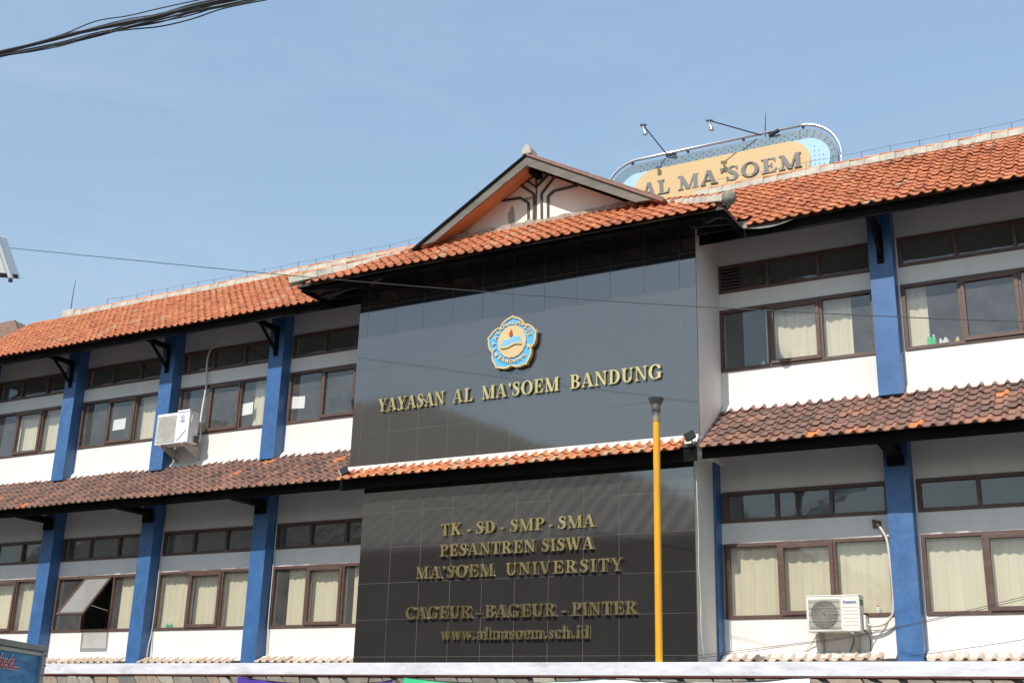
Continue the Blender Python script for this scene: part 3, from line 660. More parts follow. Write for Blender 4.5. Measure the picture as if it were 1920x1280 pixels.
# ------------------------------------------------------------------ lettering
RES = 56
class G:
    def __init__(s, w_, y0=-.3, y1=1.12):
        s.w = w_; s.nx = int((w_ + .2) * RES); s.ny = int((y1 - y0) * RES)
        s.X, s.Y = np.meshgrid((np.arange(s.nx) + .5) / RES - .1, (np.arange(s.ny) + .5) / RES + y0); s.y0 = y0
        s.m = np.zeros((s.ny, s.nx))
    def poly(s, pts, sub=False):
        ins = np.zeros(s.m.shape, bool); n = len(pts)
        for i in range(n):
            (x1, y1), (x2, y2) = pts[i], pts[(i + 1) % n]
            if y1 == y2: continue
            c_ = ((y1 > s.Y) != (y2 > s.Y)) & (s.X < (x2 - x1) * (s.Y - y1) / (y2 - y1) + x1); ins ^= c_
        s.m[ins] = 0 if sub else 1; return s
    def r(s, a, b, c, d): return s.poly([(a, c), (b, c), (b, d), (a, d)])
    def ell(s, cx, cy, rx, ry, sub=False, clip=None):
        ins = ((s.X - cx) / rx) ** 2 + ((s.Y - cy) / ry) ** 2 < 1
        if clip is not None: ins &= clip(s.X, s.Y)
        s.m[ins] = 0 if sub else 1; return s
    def ring(s, cx, cy, rx, ry, ix, iy, clip=None):
        ins = (((s.X - cx) / rx) ** 2 + ((s.Y - cy) / ry) ** 2 < 1) & ~(((s.X - cx) / ix) ** 2 + ((s.Y - cy) / iy) ** 2 < 1)
        if clip is not None: ins &= clip(s.X, s.Y)
        s.m[ins] = 1; return s
    def ln(s, x1, y1, x2, y2, w_):                       # slanted stroke with horizontal width w_
        return s.poly([(x1 - w_ / 2, y1), (x1 + w_ / 2, y1), (x2 + w_ / 2, y2), (x2 - w_ / 2, y2)])
    def sf(s, a, b, y, d, c0=None, c1=None, h=.055):
        s.r(a, b, min(y, y + d * h), max(y, y + d * h)); c0 = (a + b) / 2 - .08 if c0 is None else c0; c1 = (a + b) / 2 + .08 if c1 is None else c1
        return s.poly([(a + .04, y + d * .03), (b - .04, y + d * .03), (c1, y + d * .15), (c0, y + d * .15)])
    def brush(s, pts, rads):
        P_ = np.array(pts, float); Rr = np.array(rads, float); n = len(P_)
        for i in range(n - 1):
            p0 = P_[max(i - 1, 0)]; p1 = P_[i]; p2 = P_[i + 1]; p3 = P_[min(i + 2, n - 1)]
            for t_ in np.linspace(0, 1, 9):
                q = .5 * (2 * p1 + (p2 - p0) * t_ + (2 * p0 - 5 * p1 + 4 * p2 - p3) * t_ ** 2 + (3 * p1 - p0 - 3 * p2 + p3) * t_ ** 3)
                rr_ = Rr[i] * (1 - t_) + Rr[i + 1] * t_; s.m[(s.X - q[0]) ** 2 + (s.Y - q[1]) ** 2 < rr_ ** 2] = 1
        return s
def glyph(ch, T=.21, t=.075):
    if ch == 'I': g = G(.5); g.r(.25 - T / 2, .25 + T / 2, 0, 1).sf(.02, .48, 0, 1).sf(.02, .48, 1, -1)
    elif ch == 'L': g = G(.9); g.r(.17, .17 + T, 0, 1).sf(.03, .53, 1, -1, .17, .17 + T).r(.03, .84, 0, .06).poly([(.45, .05), (.84, .02), (.88, .34), (.83, .34), (.76, .16), (.6, .06)])
    elif ch in 'EF':
        g = G(.92); g.r(.17, .17 + T, 0, 1).r(.03, .82, .94, 1).poly([(.45, .96), (.82, 1), (.84, .70), (.79, .70), (.72, .86), (.58, .945)]).r(.3, .6, .47, .53).poly([(.5, .5), (.6, .68), (.645, .68), (.645, .32), (.6, .32)])
        g.r(.03, .84, 0, .06).poly([(.45, .05), (.84, .0), (.89, .34), (.84, .34), (.76, .16), (.6, .06)])
    elif ch == 'T': g = G(.92); g.r(.46 - T / 2, .46 + T / 2, 0, 1).sf(.24, .68, 0, 1).r(.04, .88, .94, 1).poly([(.04, 1), (.32, .95), (.12, .86), (.085, .68), (.035, .68)]).poly([(.88, 1), (.60, .95), (.80, .86), (.835, .68), (.885, .68)])
    elif ch == 'P': g = G(.86); g.r(.16, .16 + T, 0, 1).sf(.02, .52, 0, 1, .16, .16 + T).sf(.02, .4, 1, -1, .16, .16 + T); g.ring(.44, .735, .38, .27, .17, .21, lambda X, Y: X > .36).r(.3, .45, .945, 1.0).r(.3, .45, .465, .525)
    elif ch == 'R': g = G(1.04); g.r(.16, .16 + T, 0, 1).sf(.02, .52, 0, 1, .16, .16 + T).sf(.02, .4, 1, -1, .16, .16 + T); g.ring(.44, .745, .37, .26, .17, .2, lambda X, Y: X > .36).r(.3, .45, .945, 1.0).r(.3, .5, .485, .54); g.ln(.50, .52, .86, .0, .25).r(.74, 1.03, 0, .05)
    elif ch == 'B': g = G(.9); g.r(.16, .16 + T, 0, 1).r(.02, .45, .945, 1).r(.02, .45, 0, .055).r(.3, .5, .495, .545); g.ring(.44, .76, .35, .24, .15, .185, lambda X, Y: X > .36).ring(.45, .27, .41, .27, .19, .215, lambda X, Y: X > .36)
    elif ch == 'D': g = G(1.0); g.r(.16, .16 + T, 0, 1).r(.02, .45, .945, 1).r(.02, .45, 0, .055); g.ring(.42, .5, .54, .5, .31, .445, lambda X, Y: X > .36)
    elif ch == 'K': g = G(1.08); g.r(.16, .16 + T, 0, 1).sf(.02, .52, 0, 1, .16, .16 + T).sf(.02, .52, 1, -1, .16, .16 + T).ln(.38, .40, .84, .98, .1).ln(.50, .62, .90, 0, .27).r(.68, 1.02, .95, 1).r(.66, 1.06, 0, .05)
    elif ch == 'M': g = G(1.28); g.ln(.2, 1, .64, .0, T + .03).ln(1.0, 1, .66, 0, t).r(.16, .16 + t, 0, 1).r(.95, .95 + T, 0, 1).r(.02, .3, .95, 1).r(.92, 1.26, .95, 1).sf(.03, .37, 0, 1, .16, .23).sf(.84, 1.27, 0, 1, .95, 1.16)
    elif ch == 'N': g = G(1.04); g.poly([(.06, 1), (.32, 1), (.88, .12), (.88, 0), (.80, 0)]).r(.15, .15 + t, 0, .96).r(.82, .82 + t, 0, 1).r(.0, .3, .95, 1).sf(.02, .36, 0, 1, .15, .22).sf(.68, 1.03, 1, -1, .82, .89)
    elif ch == 'A': g = G(1.04); g.ln(.50, 1.0, .82, 0, T + .02).ln(.46, 1.0, .14, 0, t).r(.25, .72, .29, .35).sf(.0, .32, 0, 1, .12, .18).sf(.6, 1.04, 0, 1, .72, .92)
    elif ch == 'V': g = G(1.02); g.ln(.20, 1, .52, 0, T + .03).ln(.86, 1, .55, 0, t).r(.0, .42, .95, 1).r(.70, 1.02, .95, 1)
    elif ch == 'W': g = G(1.42); g.ln(.18, 1, .46, 0, T).ln(.72, 1, .49, 0, t).ln(.66, 1, .96, 0, T).ln(1.24, 1, .98, 0, t).r(.0, .4, .95, 1).r(.52, .84, .95, 1).r(1.08, 1.4, .95, 1)
    elif ch == 'Y': g = G(1.0); g.ln(.18, 1, .48, .44, T + .05).ln(.84, 1, .56, .44, t).r(.50 - T / 2, .50 + T / 2, 0, .48).sf(.27, .75, 0, 1).r(.0, .42, .95, 1).r(.68, 1.0, .95, 1)
    elif ch == 'U': g = G(1.0); g.r(.14, .14 + T, .3, 1).r(.78, .78 + t, .3, 1).ring(.495, .34, .36, .36, .16, .27, lambda X, Y: Y < .34).sf(.0, .48, 1, -1, .14, .35).sf(.66, 1.0, 1, -1, .78, .85); g.ring(.50, .34, .353, .35, .285, .28, lambda X, Y: (Y < .34) & (X > .5))
    elif ch == 'O': g = G(1.06); g.ring(.53, .5, .51, .52, .27, .455)
    elif ch == 'C': g = G(.98); g.ring(.53, .5, .51, .52, .27, .455, lambda X, Y: (X < .62) | (abs(Y - .5) > .26)).r(.86, .91, .68, 1.0); g.ell(1.1, .5, .2, .2, True)
    elif ch == 'G': g = G(1.08); g.ring(.53, .5, .51, .52, .27, .455, lambda X, Y: (X < .62) | (abs(Y - .5) > .24)).r(.86, .91, .68, 1.0).r(.74, .74 + T, .06, .46).r(.60, 1.06, .42, .47)
    elif ch == 'S': g = G(.78); g.brush([(.64, .74), (.56, .92), (.38, .965), (.21, .86), (.22, .70), (.38, .56), (.55, .43), (.60, .25), (.50, .08), (.34, .035), (.17, .09), (.11, .28)], [.03, .035, .04, .08, .105, .12, .12, .105, .07, .04, .035, .03]).r(.64, .69, .70, 1.0).r(.06, .11, 0, .32)
    elif ch == "'": g = G(.3); g.ell(.15, .88, .105, .11).brush([(.2, .88), (.2, .76), (.1, .64)], [.055, .045, .02])
    elif ch == '-': g = G(.5); g.r(.04, .46, .26, .40)
    elif ch == '.': g = G(.36); g.ell(.18, .1, .12, .115)
    elif ch == 'w': g = G(1.08); g.ln(.15, .68, .34, 0, T).ln(.54, .68, .36, 0, t).ln(.52, .68, .72, 0, T).ln(.95, .68, .74, 0, t).r(0, .3, .63, .68).r(.42, .62, .63, .68).r(.84, 1.08, .63, .68)
    elif ch == 'a': g = G(.76); g.r(.42, .42 + T * .9, .06, .52).brush([(.14, .52), (.24, .63), (.40, .64), (.5, .54)], [.06, .045, .05, .09]).ring(.3, .17, .24, .18, .1, .11).r(.58, .74, 0, .07)
    elif ch == 'l': g = G(.42); g.r(.21 - T / 2, .21 + T / 2, 0, 1.02).sf(.02, .40, 0, 1).r(.03, .2, .97, 1.02)
    elif ch == 'm': g = G(1.26); g.r(.1, .1 + T * .9, 0, .68).r(.0, .2, .63, .68); [g.r(x, x + T * .9, 0, .5).brush([(x - .2, .54), (x - .05, .64), (x + .09, .56)], [.03, .05, .09]).sf(x - .07, x + .27, 0, 1, x, x + .19) for x in (.50, .90)]; g.sf(.0, .4, 0, 1, .1, .29)
    elif ch == 's': g = G(.58); g.brush([(.45, .50), (.38, .63), (.24, .65), (.15, .55), (.20, .43), (.34, .33), (.43, .2), (.36, .06), (.22, .03), (.09, .16)], [.03, .03, .035, .06, .08, .09, .08, .05, .035, .03])
    elif ch == 'o': g = G(.74); g.ring(.37, .34, .34, .36, .15, .30)
    elif ch == 'e': g = G(.68); g.ring(.36, .34, .33, .36, .14, .30, lambda X, Y: (X < .5) | (Y > .34) | (Y < .16)).r(.2, .62, .34, .40)
    elif ch == 'c': g = G(.66); g.ring(.36, .34, .33, .36, .14, .30, lambda X, Y: (X < .42) | (abs(Y - .34) > .16)); g.ell(.54, .52, .08, .08)
    elif ch == 'h': g = G(.86); g.r(.1, .1 + T * .9, 0, 1.02).r(0, .2, .97, 1.02).r(.52, .52 + T * .9, 0, .5).brush([(.32, .54), (.47, .64), (.61, .56)], [.03, .05, .09]).sf(.0, .4, 0, 1, .1, .29).sf(.44, .84, 0, 1, .52, .71)
    elif ch == 'i': g = G(.42); g.r(.21 - T / 2, .21 + T / 2, 0, .68).sf(.02, .40, 0, 1).r(.03, .2, .63, .68).ell(.21, .90, .12, .12)
    elif ch == 'd': g = G(.8); g.ring(.34, .34, .3, .36, .12, .30).r(.50, .50 + T * .9, 0, 1.02).r(.38, .55, .97, 1.02).r(.6, .78, 0, .055)
    else: g = G(.4)
    return g
def contours(F, lev=.5):
    ny, nx = F.shape; b = F > lev; segs = {}
    code = b[:-1, :-1] * 1 + b[:-1, 1:] * 2 + b[1:, 1:] * 4 + b[1:, :-1] * 8
    def ip(x0, y0, x1, y1):
        a, c = F[y0, x0], F[y1, x1]; t_ = (lev - a) / (c - a) if c != a else .5; return (x0 + (x1 - x0) * t_, y0 + (y1 - y0) * t_)
    TB = {1: [(3, 0)], 2: [(0, 1)], 3: [(3, 1)], 4: [(1, 2)], 5: [(3, 2), (1, 0)], 6: [(0, 2)], 7: [(3, 2)], 8: [(2, 3)], 9: [(2, 0)], 10: [(0, 3), (2, 1)], 11: [(2, 1)], 12: [(1, 3)], 13: [(1, 0)], 14: [(0, 3)]}
    P_ = {}; nxt = {}
    for y, x in zip(*np.nonzero((code > 0) & (code < 15))):
        for a, c in TB[int(code[y, x])]:
            ks = []
            for e in (a, c):
                k = [('h', x, y), ('v', x + 1, y), ('h', x, y + 1), ('v', x, y)][e]; k = (k[0], int(k[1]), int(k[2]))
                if k not in P_: P_[k] = ip(k[1], k[2], k[1] + 1, k[2]) if k[0] == 'h' else ip(k[1], k[2], k[1], k[2] + 1)
                ks.append(k)
            nxt[ks[0]] = ks[1]
    loops = []
    while nxt:
        s0 = next(iter(nxt)); L = []; k = s0
        while k in nxt: L.append(P_[k]); k = nxt.pop(k)
        if len(L) > 6: loops.append(L)
    return loops
def rdp(L, eps):
    if len(L) < 3: return L
    a = np.array(L[0]); b = np.array(L[-1]); P_ = np.array(L); d = b - a; n = np.hypot(*d)
    dist = np.abs(d[0] * (P_[:, 1] - a[1]) - d[1] * (P_[:, 0] - a[0])) / n if n > 1e-9 else np.hypot(*(P_ - a).T)
    i = int(dist.argmax())
    if dist[i] > eps: return rdp(L[:i + 1], eps)[:-1] + rdp(L[i:], eps)
    return [L[0], L[-1]]
GC = {}
def glyph_mesh(ch, T, t, depth, mat):
    k = (ch, T, t, depth, mat.name)
    if k in GC: return GC[k]
    g = glyph(ch, T, t); F = g.m
    for _ in range(1): F = (F + np.roll(F, 1, 0) + np.roll(F, -1, 0) + np.roll(F, 1, 1) + np.roll(F, -1, 1)) / 5
    cu = bpy.data.curves.new('letter', 'CURVE'); cu.dimensions = '2D'; cu.fill_mode = 'BOTH'; cu.extrude = depth / 2
    for L in contours(F):
        h = len(L) // 2; L2 = rdp(L[:h + 1], .22)[:-1] + rdp(L[h:] + [L[0]], .22)[:-1]
        if len(L2) < 3: continue
        sp_ = cu.splines.new('POLY'); sp_.points.add(len(L2) - 1); sp_.use_cyclic_u = True
        for i, (x, y) in enumerate(L2): sp_.points[i].co = ((x + .5) / RES - .1, (y + .5) / RES + g.y0, 0, 1)
    o = bpy.data.objects.new('tmp', cu); COL.objects.link(o); dg = bpy.context.evaluated_depsgraph_get()
    me = bpy.data.meshes.new_from_object(o.evaluated_get(dg)); bpy.data.objects.remove(o); me.name = 'letter'
    me.materials.clear(); me.materials.append(mat); GC[k] = (me, g.w); return GC[k]
RX90 = Matrix.Rotation(math.pi / 2, 3, 'X')
def letter_line(text, xa, xb, z, h, y, depth, mat, label, cat, T=.21, t=.075, nm='wall_lettering', words=None, gap=.08, parent=None, zb=None, skip=()):
    par = parent or thing(nm, label, cat, ((xa + xb) / 2, y, z)) ; adv = []
    for ch in text: adv.append((.42 if ch == ' ' else glyph_mesh(ch, T, t, depth / h, mat)[1] + gap))
    def run(s, a, b):
        tot = sum(.42 if ch == ' ' else glyph_mesh(ch, T, t, depth / h, mat)[1] + gap for ch in s) - gap; k = (b - a) / tot; x = a
        for ch in s:
            if ch == ' ': x += .42 * k; continue
            me, w_ = glyph_mesh(ch, T, t, depth / h, mat)
            zz = z + ((zb - z) * (x - xa) / (xb - xa) if zb is not None else 0)
            R = Matrix.Rotation(ru(-.01, .01), 3, 'Y') @ RX90 @ Matrix.Rotation(ru(-.012, .012), 3, 'X') @ Matrix.Rotation(ru(-.035, .035), 3, 'Y')
            o = place('letter', me, (x, y, zz), par, R); o.scale = (k, h, h); x += (w_ + gap) * k
    if words:
        for s, a, b in words: run(s, a, b)
    else: run(text, xa, xb)
    return par
LY = -.042
letter_line("YAYASAN AL MA'SOEM BANDUNG", .19, 5.55, 4.19, .235, LY, .03, brass, 'large raised gold serif letters reading YAYASAN AL MA\'SOEM BANDUNG on the upper granite', 'lettering', words=[('YAYASAN', .19, 1.56), ('AL', 1.73, 2.13), ("MA'SOEM", 2.30, 3.76), ('BANDUNG', 3.955, 5.56)])
letter_line("x", 1.63, 4.43, 1.93, .195, LY, .03, brass, 'raised gold serif line reading TK - SD - SMP - SMA, topmost on the lower granite', 'lettering', words=[('TK', 1.61, 2.01), ('-', 2.11, 2.20), ('SD', 2.28, 2.65), ('-', 2.73, 2.82), ('SMP', 2.91, 3.54), ('-', 3.61, 3.69), ('SMA', 3.77, 4.42)])
letter_line("x", 1.61, 4.40, 1.59, .19, LY, .03, brass, 'raised gold serif line reading PESANTREN SISWA, second on the lower granite', 'lettering', words=[('PESANTREN', 1.61, 3.38), ('SISWA', 3.49, 4.40)])
letter_line("x", 1.15, 4.88, 1.24, .195, LY, .03, brass, 'raised gold serif line reading MA\'SOEM UNIVERSITY with wide spacing', 'lettering', words=[("MA'SOEM", 1.16, 2.64), ('UNIVERSITY', 2.86, 4.89)], gap=.14, T=.17)
letter_line("x", 1.0, 5.12, .592, .195, LY, .03, brass, 'raised gold serif line reading CAGEUR - BAGEUR - PINTER near the panel foot', 'lettering', words=[('CAGEUR', 1.0, 2.26), ('-', 2.33, 2.42), ('BAGEUR', 2.50, 3.77), ('-', 3.85, 3.94), ('PINTER', 4.03, 5.12)])
letter_line("x", 1.70, 4.33, .255, .19, LY, .03, brass, 'raised gold lowercase line reading www.almasoem.sch.id, lowest on the granite', 'lettering', words=[('www.almasoem.sch.id', 1.70, 4.33)])
# sans text helper (built-in font)
def text_mesh(s, size, depth, mat, bold=0):
    k = ('#' + s, size, depth, mat.name)
    if k in GC: return GC[k]
    cu = bpy.data.curves.new('print', 'FONT'); cu.body = s; cu.size = size; cu.extrude = depth / 2; cu.offset = bold; cu.align_x = 'CENTER'; cu.resolution_u = 3
    o = bpy.data.objects.new('tmp', cu); COL.objects.link(o); dg = bpy.context.evaluated_depsgraph_get()
    me = bpy.data.meshes.new_from_object(o.evaluated_get(dg)); bpy.data.objects.remove(o); me.materials.clear(); me.materials.append(mat); me.name = 'print'; GC[k] = me; return me
# ------------------------------------------------------------------ emblem
EX, EZ = 2.885, 5.10; EM = thing('wall_emblem', 'blue and gold five-petalled emblem with book and flame on the upper granite', 'emblem', (EX, -.06, EZ))
def petal(scale, rot_=0):
    pr = [(0, .505), (3.5, .480), (9, .468), (17, .458), (25, .440), (31, .415), (36, .392)]
    pts = []
    for k in range(5):
        c0 = 90 - 72 * k
        for a_, rr_ in [(-x, y) for x, y in pr[::-1]] + pr[1:-1]: an = math.radians(c0 - a_); pts.append((EX + math.cos(an) * rr_ * scale, EZ + math.sin(an) * rr_ * scale))
    return pts
q = MB(); q.prism(petal(1.0), -.085, -.03); obj('rim', q, emb_g, EM)
q = MB(); q.prism(petal(.925), -.0875, -.08); obj('blue_field', q, emb_b, EM)
q = MB(); o_, i_ = petal(1.0), petal(.93)
n = len(o_); vs = [(x, -.106, z) for x, z in o_] + [(x, -.106, z) for x, z in i_] + [(x, -.085, z) for x, z in o_] + [(x, -.085, z) for x, z in i_]
fs = []
for k in range(n):
    k2 = (k + 1) % n; fs += [(k, k2, n + k2, n + k), (2 * n + k, k, k2, 2 * n + k2) if False else (k, 2 * n + k, 2 * n + k2, k2), (n + k, n + k2, 3 * n + k2, 3 * n + k)]
q.add(vs, fs); obj('raised_border', q, emb_g, EM)
q = MB(); pts = [(EX + .005 + math.cos(2 * math.pi * k / 72) * .27 * (1 + .018 * math.cos(18 * 2 * math.pi * k / 72)), EZ + .03 + math.sin(2 * math.pi * k / 72) * .285 * (1 + .018 * math.cos(18 * 2 * math.pi * k / 72))) for k in range(72)]
q.prism(pts, -.108, -.086); disc = obj('disc', q, emb_g, EM)
def wave(x0, x1, zf, n=12): return [(x0 + (x1 - x0) * k / n, zf(k / n)) for k in range(n + 1)]
top_ = wave(EX - .16, EX + .155, lambda s: EZ + .085 + .022 * math.sin(s * 6.28 + 3.3) + .02 * s)
bot_ = wave(EX - .205, EX + .20, lambda s: EZ - .035 + .022 * math.sin(s * 6.28 + 3.3) + .02 * s)
q = MB(); q.prism(top_ + bot_[::-1], -.122, -.106); bk = obj('book_pages', q, emb_lb, disc)
q = MB(); b2 = [(x, z - .032) for x, z in bot_]; q.prism(bot_ + b2[::-1], -.128, -.106); obj('book_cover', q, simple('book_cover_gold', (.62, .48, .20), .4, metal=.3), disc)  # gold base of the book, slightly yellower than the emblem gold
for k in range(4):
    q = MB(); pts = [(EX - .165 - .01 * k + (.33 + .02 * k) * s / 10, EZ + .065 - .024 * k + .022 * math.sin(s / 10 * 6.28 + 3.3) + .02 * s / 10) for s in range(11)]
    q.tube([(x, -.1225, z) for x, z in pts], .0028, 4); obj('page_line', q, emb_b, disc)
q = MB(); fp = [(0, .13), (.022, .085), (.032, .045), (.022, .012), (0, 0), (-.022, .012), (-.034, .05), (-.014, .09)]
q.prism([(EX - .01 + x, EZ + .115 + z) for x, z in fp], -.128, -.106); obj('flame', q, emb_red, disc)
for ch, an in list(zip('Y', [195])) + list(zip('YASAN', [178, 161, 145, 130, 115])) + list(zip('AL', [98, 86])) + list(zip("MA'SOE", [70, 59, 51, 43, 30, 17])):
    rr_ = .348; a_ = math.radians(an); me = text_mesh(ch, .088, .02, emb_g, .004)
    o = place('letter', me, (EX + .005 + math.cos(a_) * (rr_ - .03), -.097, EZ + .02 + math.sin(a_) * (rr_ - .03)), EM, Matrix.Rotation(-(a_ - math.pi / 2), 3, 'Y') @ RX90)
for ch, an in zip('BANDUNG', [228, 242, 255, 268, 281, 294, 309]):
    rr_ = .345; a_ = math.radians(an); me = text_mesh(ch, .088, .02, emb_g, .004)
    o = place('letter', me, (EX + .005 + math.cos(a_) * (rr_ + .03), -.097, EZ + .03 + math.sin(a_) * (rr_ + .03)), EM, Matrix.Rotation(-(a_ + math.pi / 2), 3, 'Y') @ RX90)
for an in (212, -18): a_ = math.radians(an); q = MB(); q.tube([(EX + math.cos(a_) * .345, -.087, EZ + .02 + math.sin(a_) * .345), (EX + math.cos(a_) * .345, -.108, EZ + .02 + math.sin(a_) * .345)], .032, 14); obj('dot', q, emb_g, EM)
# ------------------------------------------------------------------ rooftop sign
SY = 3.1; SG = thing('rooftop_sign', 'long rounded yellow and blue rooftop sign reading AL MA\'SOEM with silver rail', 'sign', (5.5, SY, 7.6))
def stadium(x0, x1, z0, z1, rr_=None, n=14):
    rr_ = rr_ or (z1 - z0) / 2; pts = []
    for cx, cz, a0 in ((x1 - rr_, z1 - rr_, 90), (x1 - rr_, z0 + rr_, 0), (x0 + rr_, z0 + rr_, -90), (x0 + rr_, z1 - rr_, -180)):
        for k in range(n + 1): a_ = math.radians(a0 - 90 * k / n); pts.append((cx + math.cos(a_) * rr_, cz + math.sin(a_) * rr_))
    return pts
q = MB(); q.prism(stadium(3.22, 7.80, 8.35, 9.685), SY, SY + .12); obj('board', q, sign_g, SG)
q = MB(); q.prism(stadium(3.47, 7.67, 8.60, 9.47), SY - .02, SY - .001); obj('blue_field', q, sign_b, SG)
q = MB(); q.prism(stadium(3.80, 7.31, 8.60, 9.472), SY - .04, SY - .021); obj('yellow_field', q, sign_y, SG)
pl = stadium(3.13, 7.87, 8.27, 9.775)
q = MB(); q.tube([(x, SY - .0, z) for x, z in pl] + [(pl[0][0], SY, pl[0][1])], .032, 8); obj('rail', q, silver, SG, smooth=True)
for x in (3.75, 4.92, 6.04, 7.19): q = MB(); q.box(x - .02, x + .02, SY + .01, SY + .06, 9.66, 9.76); obj('standoff', q, black_m, SG)
q = MB(); q.bar((4.48, SY, 9.72), (4.70, SY - .05, 9.70), .05, .03); obj('rail_clamp', q, black_m, SG)
q = MB(); q.bar((6.55, SY, 9.70), (6.75, SY - .05, 9.74), .06, .05)
obj('rail_clamp', q, black_m, SG)
q = MB()
for k in range(30):
    for j in range(3):
        x = 3.5 + k * .145 + (.07 if j % 2 else 0); z = 9.51 + j * .055
        if 3.9 < x < 7.25: q.box(x - .009, x + .009, SY - .012, SY + .002, z - .009, z + .009)
for k in range(9):
    for j in range(3):
        a_ = math.radians(90 - k * 13); rr_ = .52 + j * .055; q.box(7.13 + math.cos(a_) * rr_ - .009, 7.13 + math.cos(a_) * rr_ + .009, SY - .012, SY + .002, 9.03 + math.sin(a_) * rr_ - .009, 9.03 + math.sin(a_) * rr_ + .009)
for k in range(7):
    for j in range(3): q.box(7.38 + j * .08, 7.394 + j * .08, SY - .03, SY - .018, 8.82 + k * .09 - j * .01, 8.834 + k * .09 - j * .01) if (k < 6 - j) else None
obj('bulbs', q, simple('small_bulbs', (.10, .14, .18), .4), SG)['kind'] = 'stuff'
letter_line('AL MA\'SOEM', 3.98, 7.15, 8.905, .295, SY - .052, .02, sign_t, '', 'x', T=.24, t=.12, words=[('AL', 3.98, 4.56), ("MA'SOEM", 4.72, 7.15)], parent=SG)
q = MB()
for x in (3.9, 5.5, 7.1): q.box(x - .04, x + .04, SY + .03, SY + .09, 7.5, 8.4)
obj('support_post', q, black_m, SG)
for (bx, bz, lx, lz, ly, nm) in ((4.50, 9.74, 4.26, 10.14, 2.45, 'left'), (6.40, 9.74, 5.60, 9.92, 2.45, 'right')):
    L_ = thing('sign_floodlight', 'small floodlight on a thin %s arm leaning out over the rooftop sign' % nm, 'floodlight', (bx, SY, bz), 'floodlights of the rooftop sign')
    q = MB(); q.tube([(bx, SY, bz), (lx, ly, lz)], .012, 6); obj('arm', q, wire_m, L_)
    q = MB(); q.bar((lx - .06, ly, lz + .01), (lx + .06, ly, lz - .01), .05, .025); obj('bracket', q, black_m, L_)
    q = MB(); q.tube([(lx, ly, lz - .02), (lx + .01, ly + .01, lz - .10), (lx + .03, ly + .02, lz - .16), (lx + .03, ly + .02, lz - .20)], [.018, .024, .046, .048], 12); obj('lamp_head', q, chrome, L_)
# thin rods and the ridge conductor
for (x, y, z0, z1, lb) in ((-11.2, 2.5, 8.5, 9.43, 'thin lightning rod on the left end of the main ridge'), (6.45, 3.2, 9.6, 10.25, 'thin pale lightning rod behind the rooftop sign')):
    q = MB(); q.tube([(x, y, z0), (x + .0, y, z0 + (z1 - z0) * .5), (x + .02, y, z1)], [.016, .012, .006], 6); tag(obj('lightning_rod', q, wire_grey), lb, 'lightning rod')
def conductor(x0, x1, lb):
    t_ = thing('ridge_conductor', lb, 'conductor wire', ((x0 + x1) / 2, RY, RZ)); n = int((x1 - x0) / .49); tops = []
    for k in range(n + 1):
        x = x0 + k * .49; q = MB(); h = .16 + ru(-.02, .02); q.tube([(x, RY - .02, RZ - .02), (x + ru(-.01, .01), RY - .02, RZ + h)], .006, 5); obj('post', q, wire_grey, t_); tops.append((x, RY - .02, RZ + h - .01))
    q = MB(); q.tube(tops, .003, 4); obj('wire', q, wire_grey, t_)
conductor(-9.9, .8, 'thin conductor wire on short posts along the left ridge'); conductor(5.4, 13, 'thin conductor wire on short posts along the right ridge')
# ------------------------------------------------------------------ yellow pole
PL = thing('yellow_pole', 'tall yellow pole with steel cup top standing in front of the granite', 'pole', (6.338, -2.28, -.26))
q = MB(); q.tube([(6.338, -2.28, -.26), (6.338, -2.28, 2.886)], .0465, 20); obj('shaft', q, yellow, PL, smooth=False)
q = MB(); q.tube([(6.338, -2.28, 2.886), (6.338, -2.28, 2.965)], .052, 20); obj('collar', q, simple('rusty_collar', (.30, .24, .16), .6, metal=.3), PL)
q = MB(); q.tube([(6.338, -2.28, 2.965), (6.338, -2.28, 3.01), (6.338, -2.28, 3.05), (6.338, -2.28, 3.12), (6.338, -2.28, 3.175), (6.338, -2.28, 3.206)], [.051, .051, .063, .067, .097, .108], 22); obj('cup', q, simple('tarnished_steel', (.16, .155, .15), .38, metal=.7, var=.4, scale=14), PL)
